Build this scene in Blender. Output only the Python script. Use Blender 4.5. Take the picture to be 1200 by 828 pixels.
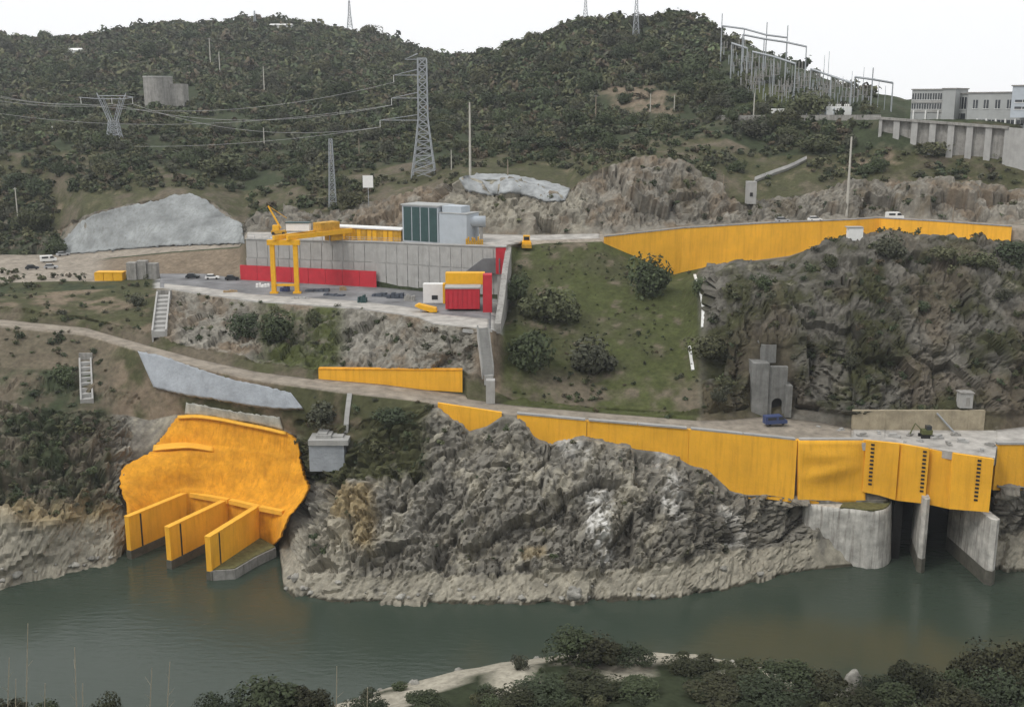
import bpy, math, random
import numpy as np
from mathutils import Vector, Matrix
from mathutils.bvhtree import BVHTree
random.seed(7); rng = np.random.default_rng(7)
for o in list(bpy.data.objects): bpy.data.objects.remove(o)
scene = bpy.context.scene
COL = scene.collection

# ------------------------------------------------------------------ camera, sky, sun, exposure
F, CX, CY, PITCH, H = 1290.0, 600.0, 414.0, math.radians(12.65), 99.0
cam_data = bpy.data.cameras.new('camera'); cam = bpy.data.objects.new('camera', cam_data); COL.objects.link(cam)
cam.location = (0, 0, H); cam.rotation_euler = (math.radians(90) - PITCH, 0, 0)
cam_data.sensor_width = 36; cam_data.lens = 36 * F / 1200; cam_data.clip_start = 0.5; cam_data.clip_end = 20000
scene.camera = cam
SUN_EL, SUN_AZ = math.radians(52), math.radians(235)      # azimuth clockwise from +Y: behind the camera, to its left
w = bpy.data.worlds.new('World'); scene.world = w; w.use_nodes = True
nt = w.node_tree; nt.nodes.clear()
sky = nt.nodes.new('ShaderNodeTexSky'); sky.sky_type = 'NISHITA'; sky.sun_disc = False
sky.sun_elevation = SUN_EL; sky.sun_rotation = SUN_AZ; sky.air_density = 1.0; sky.dust_density = 6.0; sky.altitude = 400
hs = nt.nodes.new('ShaderNodeHueSaturation'); hs.inputs['Saturation'].default_value = 0.12
mixc = nt.nodes.new('ShaderNodeMix'); mixc.data_type = 'RGBA'; mixc.inputs[0].default_value = 0.8
mixc.inputs[7].default_value = (14.2, 14.3, 14.4, 1)      # the even white cloud layer
bg = nt.nodes.new('ShaderNodeBackground'); bg.inputs['Strength'].default_value = 0.1
wo = nt.nodes.new('ShaderNodeOutputWorld')
nt.links.new(sky.outputs[0], hs.inputs['Color']); nt.links.new(hs.outputs[0], mixc.inputs[6])
nt.links.new(mixc.outputs[2], bg.inputs[0]); nt.links.new(bg.outputs[0], wo.inputs[0])
sd = bpy.data.lights.new('sun', 'SUN'); sun = bpy.data.objects.new('sun', sd); COL.objects.link(sun)
sd.energy = 1.5; sd.angle = math.radians(11); sd.color = (1.0, 0.96, 0.9)
sdir = Vector((math.sin(SUN_AZ) * math.cos(SUN_EL), math.cos(SUN_AZ) * math.cos(SUN_EL), math.sin(SUN_EL)))
sun.rotation_euler = sdir.to_track_quat('Z', 'Y').to_euler()
vs = scene.view_settings; vs.view_transform = 'Standard'; vs.look = 'None'; vs.exposure = -0.16; vs.gamma = 1; vs.use_curve_mapping = False

# ------------------------------------------------------------------ pixel <-> world
cp, sp = math.cos(PITCH), math.sin(PITCH)
def tanb(py):                                   # drop per metre of plan distance
    yr = (CY - py) / F
    return (sp - yr * cp) / (cp + yr * sp)
def zof(py, D): return H - tanb(py) * D
def dof(py, z): return (H - z) / tanb(py)
def xof(px, D, z): return (px - CX) / F * (D * cp + (H - z) * sp)
def P(px, py, D): z = zof(py, D); return Vector((xof(px, D, z), D, z))
def PZ(px, py, z): D = dof(py, z); return Vector((xof(px, D, z), D, z))
def PD(px, D, z): return Vector((xof(px, D, z), D, z))
def proj(x, y, z):
    d = y * cp + (H - z) * sp; u = y * sp - (H - z) * cp
    return CX + F * x / d, CY - F * u / d
def mpp(p): return (p[1] * cp + (H - p[2]) * sp) / F          # metres per pixel at p

# ------------------------------------------------------------------ noise
def _hash(ix, iy, iz, s):
    h = (ix.astype(np.int64) * 374761393 + iy.astype(np.int64) * 668265263 + iz.astype(np.int64) * 2147483647 + s * 974634777) & 0xffffffff
    h = ((h ^ (h >> 13)) * 1274126177) & 0xffffffff
    h = ((h ^ (h >> 16)) * 2246822519) & 0xffffffff
    return ((h ^ (h >> 15)) & 0xffff) / 65535.0
def vnoise(p, s=0):
    i = np.floor(p); f = p - i; f = f * f * f * (f * (f * 6 - 15) + 10); ix, iy, iz = i[:, 0], i[:, 1], i[:, 2]
    r = 0
    for a in (0, 1):
        for b in (0, 1):
            for c in (0, 1):
                wgt = (f[:, 0] if a else 1 - f[:, 0]) * (f[:, 1] if b else 1 - f[:, 1]) * (f[:, 2] if c else 1 - f[:, 2])
                r = r + wgt * _hash(ix + a, iy + b, iz + c, s)
    return r * 2 - 1
def fbm(p, o=4, s=0, gain=0.5):
    r, a, t = 0, 1.0, 0
    for k in range(o):
        r = r + a * vnoise(p * (2.03 ** k) + 17.3 * k, s + k); t += a; a *= gain
    return r / t
def ridged(p, o=4, s=0, gain=0.55):
    r, a, t = 0, 1.0, 0
    for k in range(o):
        r = r + a * (1 - 2 * np.abs(vnoise(p * (2.1 ** k) + 9.1 * k, s + k))); t += a; a *= gain
    return r / t
def blocks(p, s=0):                              # angular rock: every Voronoi cell is a tilted facet at its own height; returns height, crack
    ip = np.floor(p); best = np.full(len(p), 9.0); sec = np.full(len(p), 9.0); val = np.zeros(len(p))
    for a in (-1, 0, 1):
        for b in (-1, 0, 1):
            for c in (-1, 0, 1):
                q = ip + np.array([a, b, c]); o = np.stack([_hash(q[:, 0], q[:, 1], q[:, 2], s + k) for k in (1, 2, 3)], -1)
                d = p - q - o; r = np.sqrt((d * d).sum(1)); tl = np.stack([_hash(q[:, 0], q[:, 1], q[:, 2], s + k) for k in (4, 5, 6)], -1) * 2 - 1
                h = _hash(q[:, 0], q[:, 1], q[:, 2], s + 7) * 2 - 1 + 0.9 * (d * tl).sum(1)
                n = r < best; sec = np.where(n, best, np.minimum(sec, r)); val = np.where(n, h, val); best = np.where(n, r, best)
    return val, sec - best
def sstep(a, b, x): t = np.clip((x - a) / (b - a), 0, 1); return t * t * (3 - 2 * t)

# ------------------------------------------------------------------ materials
MATS = {}
def mat(name, color, rough=0.85, var=0.18, scale=0.5, bump=0.25, bscale=4.0, streak=0.0, stain=None, metal=0.0, spec=0.3, attr=None, objrand=0.0):
    if name in MATS: return MATS[name]
    m = bpy.data.materials.new(name); m.use_nodes = True; t = m.node_tree; b = t.nodes['Principled BSDF']
    b.inputs['Roughness'].default_value = rough; b.inputs['Metallic'].default_value = metal
    b.inputs['Specular IOR Level'].default_value = spec
    N = t.nodes.new; L = t.links.new
    g = N('ShaderNodeNewGeometry')
    n1 = N('ShaderNodeTexNoise'); n1.inputs['Scale'].default_value = scale; n1.inputs['Detail'].default_value = 6; n1.inputs['Roughness'].default_value = 0.65
    L(g.outputs['Position'], n1.inputs['Vector'])
    mr = N('ShaderNodeMapRange'); mr.inputs[1].default_value = 0.25; mr.inputs[2].default_value = 0.75
    mr.inputs[3].default_value = 1 - var * 1.4; mr.inputs[4].default_value = 1 + var
    L(n1.outputs['Fac'], mr.inputs[0])
    mul = N('ShaderNodeVectorMath'); mul.operation = 'SCALE'
    if attr:
        a = N('ShaderNodeAttribute'); a.attribute_name = attr; L(a.outputs['Color'], mul.inputs[0])
    else:
        mul.inputs[0].default_value = color[:3]
    L(mr.outputs[0], mul.inputs['Scale'])
    out = mul.outputs[0]
    if objrand:
        oi = N('ShaderNodeObjectInfo'); mr2 = N('ShaderNodeMapRange'); mr2.inputs[3].default_value = 1 - objrand; mr2.inputs[4].default_value = 1 + objrand
        L(oi.outputs['Random'], mr2.inputs[0]); m2 = N('ShaderNodeVectorMath'); m2.operation = 'SCALE'
        L(out, m2.inputs[0]); L(mr2.outputs[0], m2.inputs['Scale']); out = m2.outputs[0]
    if streak:
        mp = N('ShaderNodeMapping'); mp.inputs['Scale'].default_value = (1.6, 1.6, 0.12); L(g.outputs['Position'], mp.inputs[0])
        n3 = N('ShaderNodeTexNoise'); n3.inputs['Scale'].default_value = 0.7; n3.inputs['Detail'].default_value = 7; n3.inputs['Roughness'].default_value = 0.7; L(mp.outputs[0], n3.inputs['Vector'])
        r3 = N('ShaderNodeMapRange'); r3.inputs[1].default_value = 0.48; r3.inputs[2].default_value = 0.72; r3.inputs[3].default_value = 0; r3.inputs[4].default_value = streak; L(n3.outputs['Fac'], r3.inputs[0])
        mx = N('ShaderNodeMix'); mx.data_type = 'RGBA'; L(r3.outputs[0], mx.inputs[0]); L(out, mx.inputs[6])
        mx.inputs[7].default_value = tuple(stain or (0.09, 0.075, 0.06)) + (1,); out = mx.outputs[2]
    L(out, b.inputs['Base Color'])
    if bump:
        n2 = N('ShaderNodeTexNoise'); n2.inputs['Scale'].default_value = bscale; n2.inputs['Detail'].default_value = 5; L(g.outputs['Position'], n2.inputs['Vector'])
        bp = N('ShaderNodeBump'); bp.inputs['Strength'].default_value = bump; bp.inputs['Distance'].default_value = 0.3
        L(n2.outputs['Fac'], bp.inputs['Height']); L(bp.outputs[0], b.inputs['Normal'])
    MATS[name] = m; return m
M_TERR = mat('terrain', (0.3, 0.3, 0.3), 0.95, 0.3, 0.9, 0.4, 0.55, spec=0.1, attr='Col')
for n_ in M_TERR.node_tree.nodes:
    if n_.type == 'TEX_NOISE' and abs(n_.inputs['Scale'].default_value - 0.55) < 1e-3:
        n_.noise_type = 'RIDGED_MULTIFRACTAL'; n_.inputs['Detail'].default_value = 7; n_.inputs['Roughness'].default_value = 0.62; n_.inputs['Distortion'].default_value = 0.4
YEL = (0.9, 0.46, 0.035)
M_YEL = mat('yellow_coated_concrete', YEL, 0.8, 0.13, 0.12, 0.2, 2, 0.6, (0.6, 0.26, 0.02))
M_YELS = mat('yellow_sprayed_concrete', (0.72, 0.325, 0.02), 0.9, 0.24, 0.3, 0.6, 1.0, 0.85, (0.46, 0.18, 0.012))
M_YELL = mat('highlight_yellow_coating', (0.86, 0.45, 0.05), 0.8, 0.12, 0.5, 0.2, 2)  # paler yellow paints the sky-lit highlight on ledge, rim, beams and caps
M_YELP = mat('yellow_paint', (0.8, 0.42, 0.02), 0.5, 0.1, 1.0, 0.0)
M_YELD = mat('worn_yellow_paint', (0.55, 0.3, 0.03), 0.6, 0.3, 0.8, 0.1)
M_RED = mat('red_paint', (0.52, 0.03, 0.045), 0.6, 0.12, 0.5, 0.05, streak=0.25, stain=(0.35, 0.03, 0.035))
M_CON = mat('pale_concrete', (0.38, 0.375, 0.36), 0.9, 0.15, 0.4, 0.2, 3, 0.35, (0.2, 0.19, 0.17))
M_CONW = mat('weathered_concrete', (0.3, 0.29, 0.27), 0.9, 0.25, 0.5, 0.4, 2, 0.7, (0.08, 0.075, 0.065))
M_CONST = mat('streaked_concrete', (0.52, 0.505, 0.465), 0.9, 0.35, 0.4, 0.4, 2, 0.85, (0.12, 0.1, 0.085))
M_CONP = mat('stained_grey_concrete', (0.2, 0.2, 0.19), 0.9, 0.3, 0.4, 0.3, 2, 0.7, (0.09, 0.085, 0.075))
M_WET = mat('wet_dark_concrete', (0.11, 0.105, 0.085), 0.6, 0.3, 0.6, 0.3, 2)
M_SHOT = mat('sprayed_grey_concrete', (0.27, 0.285, 0.285), 0.9, 0.4, 0.12, 0.5, 1.2, 0.75, (0.15, 0.15, 0.14))
M_SHOTB = mat('bluish_sprayed_concrete', (0.34, 0.365, 0.395), 0.9, 0.2, 0.25, 0.5, 1.5, 0.35, (0.22, 0.23, 0.245))
M_DARK = mat('recess_shade', (0.03, 0.03, 0.03), 0.9, 0.2, 1, 0)  # near-black paints the shade inside recesses, slots and openings
M_CHAM = mat('chamber_shade_rock', (0.014, 0.013, 0.012), 0.8, 0.3, 0.4, 0.6, 1)  # near-black colour carries the deep shade of the chamber interior
M_ASPH = mat('asphalt', (0.13, 0.13, 0.135), 0.9, 0.25, 0.3, 0.2, 3)
M_GALV = mat('galvanised_steel', (0.36, 0.38, 0.4), 0.55, 0.15, 1, 0, metal=0.3)
M_POLE = mat('concrete_pole', (0.45, 0.43, 0.38), 0.8, 0.12, 1, 0.1)
M_WOOD = mat('weathered_timber_pole', (0.24, 0.2, 0.15), 0.9, 0.2, 1, 0.1)
M_WHITE = mat('white_paint', (0.78, 0.78, 0.76), 0.45, 0.06, 1, 0)
M_GLASS = mat('dark_window_glass', (0.03, 0.035, 0.04), 0.1, 0.1, 1, 0, spec=0.6)
M_TEAL = mat('dark_green_cladding', (0.035, 0.075, 0.075), 0.5, 0.15, 0.6, 0)
M_BLUEG = mat('pale_blue_grey_cladding', (0.42, 0.46, 0.5), 0.6, 0.08, 0.6, 0.05)
M_BUILD = mat('grey_rendered_wall', (0.36, 0.37, 0.365), 0.8, 0.08, 0.3, 0.05, streak=0.25, stain=(0.26, 0.26, 0.25))
M_TYRE = mat('black_rubber', (0.02, 0.02, 0.02), 0.8, 0.1, 2, 0)
M_BLUE = mat('blue_car_paint', (0.05, 0.07, 0.16), 0.35, 0.05, 1, 0)
M_CARD = mat('dark_car_paint', (0.03, 0.035, 0.04), 0.3, 0.05, 1, 0)
M_CARS = mat('silver_car_paint', (0.4, 0.41, 0.42), 0.35, 0.05, 1, 0)
M_LEAF = mat('evergreen_leaves', (0.05, 0.06, 0.03), 0.75, 0.25, 0.4, 0, attr='Col', objrand=0.25, spec=0.15)
M_BARK = mat('bark', (0.09, 0.075, 0.06), 0.95, 0.25, 2, 0.3)
M_STALK = mat('dry_stem', (0.42, 0.37, 0.28), 0.9, 0.15, 3, 0)
M_BOULD = mat('grey_boulder', (0.3, 0.29, 0.26), 0.95, 0.35, 0.7, 0.8, 1.5, objrand=0.25)
M_CABLE = mat('aluminium_cable', (0.4, 0.4, 0.4), 0.6, 0.05, 1, 0)
M_RUBB = mat('grey_rubble', (0.3, 0.29, 0.27), 0.95, 0.35, 1, 0.4)

# ------------------------------------------------------------------ mesh building
WLOC = {}
def link(o, parent=None, loc=(0, 0, 0)):
    COL.objects.link(o); WLOC[o.name] = Vector(loc)
    if parent is not None:
        o.parent = parent; o.location = Vector(loc) - WLOC[parent.name]
    else: o.location = loc
    return o
def tag(o, label, cat, group=None):
    o['label'] = label; o['category'] = cat
    if group: o['group'] = group
    return o
def thing(name, loc, label, cat, group=None):
    return tag(link(bpy.data.objects.new(name, None), None, loc), label, cat, group)
class MB:
    def __init__(s, M=None): s.v = []; s.f = []; s.M = M or Matrix.Identity(4)
    def add(s, vs, fs):
        n = len(s.v); s.v += [s.M @ Vector(q) for q in vs]; s.f += [tuple(i + n for i in f) for f in fs]; return s
    def box(s, c, d, rz=0, taper=1.0):
        hx, hy, hz = d[0] / 2, d[1] / 2, d[2] / 2; R = Matrix.Rotation(rz, 3, 'Z'); c = Vector(c)
        vs = [c + R @ Vector((x * hx * (taper if z > 0 else 1), y * hy * (taper if z > 0 else 1), z * hz)) for z in (-1, 1) for x, y in ((-1, -1), (1, -1), (1, 1), (-1, 1))]
        return s.add(vs, [(3, 2, 1, 0), (4, 5, 6, 7), (0, 1, 5, 4), (1, 2, 6, 5), (2, 3, 7, 6), (3, 0, 4, 7)])
    def prism(s, poly, z0, z1):                # plan polygon extruded upward
        n = len(poly)
        vs = [(p[0], p[1], z0) for p in poly] + [(p[0], p[1], z1) for p in poly]
        return s.add(vs, [tuple(range(n - 1, -1, -1)), tuple(range(n, 2 * n))] + [(i, (i + 1) % n, n + (i + 1) % n, n + i) for i in range(n)])
    def profile(s, poly, y0, y1):              # x-z polygon extruded along y
        n = len(poly)
        vs = [(p[0], y0, p[1]) for p in poly] + [(p[0], y1, p[1]) for p in poly]
        return s.add(vs, [tuple(range(n)), tuple(range(2 * n - 1, n - 1, -1))] + [((i + 1) % n, i, n + i, n + (i + 1) % n) for i in range(n)])
    def tube(s, pts, r0, r1=None, n=6, caps=True):
        r1 = r0 if r1 is None else r1; pts = [Vector(p) for p in pts]; k = len(pts); vs = []; fs = []
        for i, p in enumerate(pts):
            d = (pts[min(i + 1, k - 1)] - pts[max(i - 1, 0)]).normalized()
            a = d.cross(Vector((0, 0, 1)) if abs(d.z) < 0.95 else Vector((1, 0, 0))).normalized(); b = d.cross(a)
            r = r0 + (r1 - r0) * i / max(1, k - 1)
            vs += [p + (a * math.cos(2 * math.pi * j / n) + b * math.sin(2 * math.pi * j / n)) * r for j in range(n)]
        for i in range(k - 1):
            for j in range(n): fs.append((i * n + j, i * n + (j + 1) % n, (i + 1) * n + (j + 1) % n, (i + 1) * n + j))
        if caps: fs += [tuple(range(n - 1, -1, -1)), tuple((k - 1) * n + j for j in range(n))]
        return s.add(vs, fs)
    def build(s, name, m, parent=None, smooth=False):
        a = np.array([tuple(q) for q in s.v]); o = Vector(((a[:, 0].min() + a[:, 0].max()) / 2, (a[:, 1].min() + a[:, 1].max()) / 2, a[:, 2].min()))
        me = bpy.data.meshes.new(name); me.from_pydata([Vector(q) - o for q in s.v], [], s.f); me.materials.append(m)
        if smooth: me.polygons.foreach_set('use_smooth', [True] * len(me.polygons))
        me.update(); return link(bpy.data.objects.new(name, me), parent, o)
def np_mesh(name, v, f, m, col=None, smooth=False):
    me = bpy.data.meshes.new(name); n = len(f); k = f.shape[1]
    me.vertices.add(len(v)); me.vertices.foreach_set('co', np.ascontiguousarray(v, dtype=np.float32).ravel())
    me.loops.add(n * k); me.loops.foreach_set('vertex_index', np.ascontiguousarray(f, dtype=np.int32).ravel())
    me.polygons.add(n); me.polygons.foreach_set('loop_start', np.arange(0, n * k, k, dtype=np.int32))
    if smooth: me.polygons.foreach_set('use_smooth', np.ones(n, dtype=bool))
    me.update(calc_edges=True)
    if col is not None:
        a = me.color_attributes.new('Col', 'FLOAT_COLOR', 'POINT')
        a.data.foreach_set('color', np.concatenate([col, np.ones((len(col), 1))], 1).astype(np.float32).ravel())
    me.materials.append(m); return me
def frame(A, B, z=None):                       # local frame: x along A->B, y away from the camera, z up
    A = Vector(A); B = Vector(B); a = math.atan2(B.y - A.y, B.x - A.x)
    return Matrix.Translation((A.x, A.y, A.z if z is None else z)) @ Matrix.Rotation(a, 4, 'Z'), math.hypot(B.x - A.x, B.y - A.y)

# ------------------------------------------------------------------ terrain: rows of control points (picture column, row, plan distance / height)
def interp(tab, x): return np.interp(x, [t[0] for t in tab], [t[1] for t in tab])
ROADZ = [(-500, 50), (-100, 45), (0, 42), (130, 39.5), (300, 36), (450, 34), (513, 32.6), (600, 31), (700, 29.6), (800, 28.6), (935, 27.5), (1015, 27), (1165, 27), (1300, 27), (1700, 30)]
ROADY = [(-500, 360), (-100, 372), (0, 382), (100, 392), (160, 410), (230, 430), (300, 446), (400, 460), (450, 466), (513, 474), (600, 487), (688, 495), (808, 505), (935, 518), (1015, 518), (1055, 522), (1118, 533), (1165, 540), (1168, 523), (1200, 523), (1300, 526), (1700, 530)]
BASEY = [(513, 477), (530, 491), (550, 506), (570, 500), (588, 488), (606, 490), (625, 512), (640, 522), (665, 520), (688, 514), (720, 520), (745, 527), (775, 530), (790, 535), (808, 545), (830, 552), (855, 575), (872, 580), (900, 580), (945, 586), (1000, 586), (1040, 586), (1166, 590), (1169, 570), (1200, 571), (1300, 570), (1700, 570)]
UPY = [(708, 280), (800, 270), (900, 264), (1000, 260), (1030, 258), (1100, 262), (1185, 268), (1300, 275), (1700, 285)]
UPZ = [(708, 61.5), (800, 63), (900, 64.3), (1000, 65), (1100, 65.2), (1185, 65), (1700, 65)]
def road_D(px): return dof(interp(ROADY, px), interp(ROADZ, px))
def up_D(px): return dof(interp(UPY, px), interp(UPZ, px))
px_in = np.arange(-110, 1312, 2.5); PX = np.concatenate([np.linspace(-560, -120, 34), px_in, np.linspace(1322, 1760, 34)])
def row(pts):
    D, z = [], []
    for p in pts:
        if p[1] == 'z': z.append(p[2]); D.append(p[3])           # (px,'z',z,D)
        elif p[2] == 'z': z.append(p[3]); D.append(dof(p[1], p[3]))  # (px,py,'z',z)
        else: D.append(p[2]); z.append(zof(p[1], p[2]))
    x = [p[0] for p in pts]
    return np.interp(PX, x, D), np.interp(PX, x, z)
rows = []; subs = []
def R(dz, n): rows.append(dz); subs.append(n)
W = [(-560, 700, 'z', 0), (-100, 698, 'z', 0), (0, 690, 'z', 0), (60, 677, 'z', 0), (120, 661, 'z', 0), (146, 652, 'z', 0), (160, 'z', -3, 250), (322, 'z', -3, 248), (332, 690, 'z', 0), (345, 700, 'z', 0), (400, 705, 'z', 0), (560, 708, 'z', 0), (700, 706, 'z', 0), (800, 702, 'z', 0), (845, 692, 'z', 0), (900, 677, 'z', 0), (950, 667, 'z', 0), (1036, 660, 'z', 0), (1044, 'z', -3, 238.5), (1160, 'z', -3, 236), (1166, 668, 'z', 0), (1200, 668, 'z', 0), (1300, 672, 'z', 0), (1760, 680, 'z', 0)]
rw = row(W)
R((rw[0] - 14, np.full_like(PX, -7.0)), 4)
R(rw, 16)
R(row([(-560, 640, 215), (0, 612, 222), (60, 606, 225), (132, 596, 236), (146, 590, 240), (160, 'z', 5, 251), (326, 'z', 3, 242), (340, 640, 229), (353, 660, 217), (400, 672, 213), (560, 672, 213.5), (700, 668, 213.5), (800, 655, 215.5), (845, 645, 221), (900, 640, 226), (950, 630, 228), (1036, 630, 229), (1044, 'z', 5, 238.7), (1160, 'z', 5, 236.2), (1166, 625, 229.5), (1200, 620, 230), (1760, 620, 230)]), 44)
R(row([(-560, 520, 250), (0, 520, 246), (100, 530, 248), (132, 535, 250), (146, 530, 253), (175, 525, 257.5), (215, 520, 257), (270, 532, 252.5), (322, 545, 248.5), (348, 555, 246), (366, 560, 240), (384, 562, 234), (450, 565, 228.5), (560, 565, 228), (700, 580, 225), (800, 590, 223.5), (850, 605, 226), (900, 606, 229.5), (945, 600, 230), (1036, 600, 230), (1044, 'z', 14, 238.9), (1160, 'z', 14, 236.4), (1166, 590, 230), (1200, 590, 230.5), (1760, 590, 231)]), 40)
bx = np.array([t[0] for t in BASEY if t[0] >= 513])
base = [(int(x), float(interp(BASEY, x)), float(road_D(x) - 0.9)) for x in bx if not 1040 < x < 1167]
base2 = [(a, b - 1, c + 1.15) for a, b, c in base]
rec = lambda z, d: [(1043, 'z', z, 238.5 + d), (1160, 'z', z, 236 + d)]
srt = lambda l: sorted(l, key=lambda t: t[0])
R(row(srt([(-560, 450, 285), (0, 475, 260), (100, 482, 260), (150, 486, 263), (175, 492, 262), (207, 485, 260.2), (330, 500, 247.8), (346, 508, 246.6), (362, 512, 245), (382, 515, 243), (404, 518, 241), (450, 505, 239.5), (490, 492, 240.5)] + base + rec(20, 0.7))), 12)
R(row(srt([(-560, 420, 293), (0, 430, 273), (100, 432, 273), (160, 452, 267), (180, 458, 264.6), (230, 465, 257.3), (300, 477, 249.6), (345, 484, 246.3), (400, 490, 243), (450, 480, 241.3), (490, 475, 241.5)] + base2 + rec(25, 0.9))), 14)
rf = (road_D(PX) + 0.6, interp(ROADZ, PX)); q = (PX > 1040) & (PX < 1164); rf[0][q] = 239.6 - (PX[q] - 1043) * 0.02
R(rf, 7)
back = road_D(PX) + 8.0; bk = np.interp(PX, [-560, 808, 850, 900, 960, 1000, 1155, 1172, 1200, 1760], [242.8, 242.8, 244, 249, 246, 241, 240.5, 240.5, 243, 246])
back = np.where(PX > 815, bk, back); q_ = (PX > 368) & (PX < 546); back[q_] = 256.3 - (PX[q_] - 373) * 0.0195
R((back, interp(ROADZ, PX) + 0.15), 14)
R(row([(-560, 350, 310), (0, 360, 300), (100, 372, 296.5), (160, 385, 285), (200, 398, 277), (300, 421, 263), (372, 431.5, 258), (450, 431.5, 255.8), (541, 432, 254), (560, 437, 254), (575, 455, 253), (600, 468, 250), (700, 478, 248.5), (800, 485, 245.5), (850, 481, 247), (900, 470, 252), (960, 478, 248), (1000, 480, 241.7), (1155, 480, 241.3), (1200, 480, 245), (1760, 480, 250)]), 38)
R(row([(-560, 340, 330), (0, 345, 318), (100, 339, 322), (190, 337, 'z', 47), (250, 346, 'z', 47), (300, 353, 'z', 47), (420, 361, 'z', 47), (490, 371, 'z', 47), (508, 379, 'z', 47), (578, 386, 'z', 47), (590, 392, 266), (650, 395, 272), (700, 398, 274), (800, 400, 270), (850, 400, 255), (900, 400, 254), (1000, 400, 252.5), (1100, 400, 252.5), (1200, 400, 255), (1760, 400, 260)]), 28)
WALLB = [(288, 327.5), (440, 336), (520, 344), (592, 350.5)]
WALLT = [(288, 59.2), (440, 60), (592, 61.2)]
def wall_D(px): return dof(interp(WALLB, px), 47.0)
wl = [(p, 'z', 47.0, float(wall_D(p)) - 0.3) for p in (288, 340, 440, 520, 592)]
R(row([(-560, 320, 370), (0, 319, 'z', 47), (100, 321, 'z', 47), (240, 321, 'z', 47)] + wl + [(606, 342, 289), (650, 331, 300), (708, 332, 301), (800, 340, 297), (835, 335, 272), (870, 332, 266), (930, 334, 266), (1000, 330, 263), (1100, 330, 263), (1200, 330, 266), (1760, 330, 271)]), 26)
wt = [(p, 'z', float(interp(WALLT, p)), float(wall_D(p)) + 1.2) for p in (288, 340, 440, 520, 592)]
R(row([(-560, 312, 385), (0, 309, 371), (60, 310, 370), (95, 308, 372), (130, 303, 374), (200, 296, 369), (280, 290, 362)] + wt + [(606, 290, 316), (640, 286, 318), (705, 284, 316.5), (735, 301, 319), (790, 324, 323), (818, 316, 318), (835, 310, 288), (870, 307, 282), (925, 315, 282), (950, 294, 282), (985, 281, 282), (1010, 276, 282), (1040, 271, 282), (1062, 271, 282), (1100, 277, 282), (1150, 281, 282), (1200, 280, 284), (1760, 282, 288)]), 5)
r10 = rows[-1]
foot = [(708, 60.3), (740, 57), (790, 50), (830, 52), (925, 55), (950, 57), (985, 60), (1760, 60)]
ud = up_D(PX)
R((np.where(PX < 706, r10[0] + 1.5, ud + 0.6), np.where(PX < 706, r10[1] + 0.1, interp(foot, PX))), 8)
rr = row([(-560, 305, 398), (0, 302, 384), (60, 302, 384), (95, 299, 386), (130, 295, 386), (200, 290, 378), (280, 286, 369)] + [(p, 'z', z + 0.05, d + 4) for p, _, z, d in wt] + [(620, 'z', 60.6, 322), (700, 'z', 61.3, 321)])
R((np.where(PX < 706, rr[0], ud + 0.95), np.where(PX < 706, rr[1], interp(UPZ, PX))), 7)
r12 = row([(-560, 300, 408), (0, 299, 392), (60, 299, 392), (95, 297, 392), (130, 293.5, 390), (200, 289, 382), (280, 285, 372), (290, 'z', 59.6, 352), (480, 'z', 60.5, 345), (540, 'z', 60.8, 338), (620, 'z', 61, 331), (700, 'z', 61.6, 330)])
R((np.where(PX < 706, r12[0], ud + 9), np.where(PX < 706, r12[1], interp(UPZ, PX) + 0.1)), 30)
R(row([(-560, 270, 440), (0, 268, 425), (70, 268, 418), (100, 252, 399), (150, 240, 402), (215, 228, 404), (250, 236, 400), (285, 262, 385), (300, 256, 376), (400, 245, 373), (500, 226, 372), (540, 210, 357), (600, 212, 352), (665, 224, 351), (695, 200, 357), (750, 187, 362), (800, 192, 361), (835, 214, 356), (855, 236, 350), (885, 238, 349), (1000, 216, 363), (1100, 215, 362), (1200, 224, 357), (1760, 230, 355)]), 26)
R(row([(-560, 190, 500), (0, 180, 480), (130, 172, 470), (215, 205, 436), (285, 222, 428), (400, 200, 432), (500, 190, 427), (600, 180, 430), (700, 166, 430), (800, 160, 430), (850, 165, 410), (900, 186, 394), (1000, 182, 388), (1030, 178, 384), (1100, 184, 379), (1200, 178, 372), (1760, 178, 370)]), 26)
R(row([(-560, 135, 620), (0, 130, 600), (187, 127, 590), (300, 130, 600), (400, 140, 560), (500, 140, 540), (600, 140, 520), (700, 130, 500), (800, 127, 485), (830, 138, 440), (900, 138, 430), (1000, 138, 412), (1035, 'z', 93, 393), (1100, 'z', 93, 388), (1190, 'z', 93, 376), (1760, 'z', 92, 370)]), 20)
R(row([(-560, 88, 780), (0, 85, 760), (200, 80, 740), (400, 95, 700), (540, 100, 680), (600, 88, 580), (700, 72, 570), (800, 72, 560), (840, 82, 510), (900, 105, 470), (960, 119, 450), (1000, 128, 430), (1040, 133, 415), (1060, 'z', 93.4, 425), (1200, 'z', 93.4, 425), (1760, 'z', 93, 430)]), 24)
cr = row([(-560, 46, 950), (0, 43, 950), (60, 49, 950), (110, 44, 950), (160, 33, 950), (230, 29, 950), (320, 24, 950), (400, 36, 950), (470, 53, 950), (535, 69, 950), (560, 67, 800), (600, 56, 680), (650, 37, 660), (690, 26, 650), (740, 28, 650), (790, 18, 640), (830, 32, 620), (845, 42, 600), (880, 57, 560), (920, 73, 530), (960, 89, 510), (1000, 102, 500), (1060, 114, 500), (1200, 108, 520), (1760, 100, 540)])
R(cr, 5); R((cr[0] + 160, cr[1] - 10), 4); R((np.full_like(PX, 1420.0), np.full_like(PX, 95.0)), 1)
subs.pop()
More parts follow.
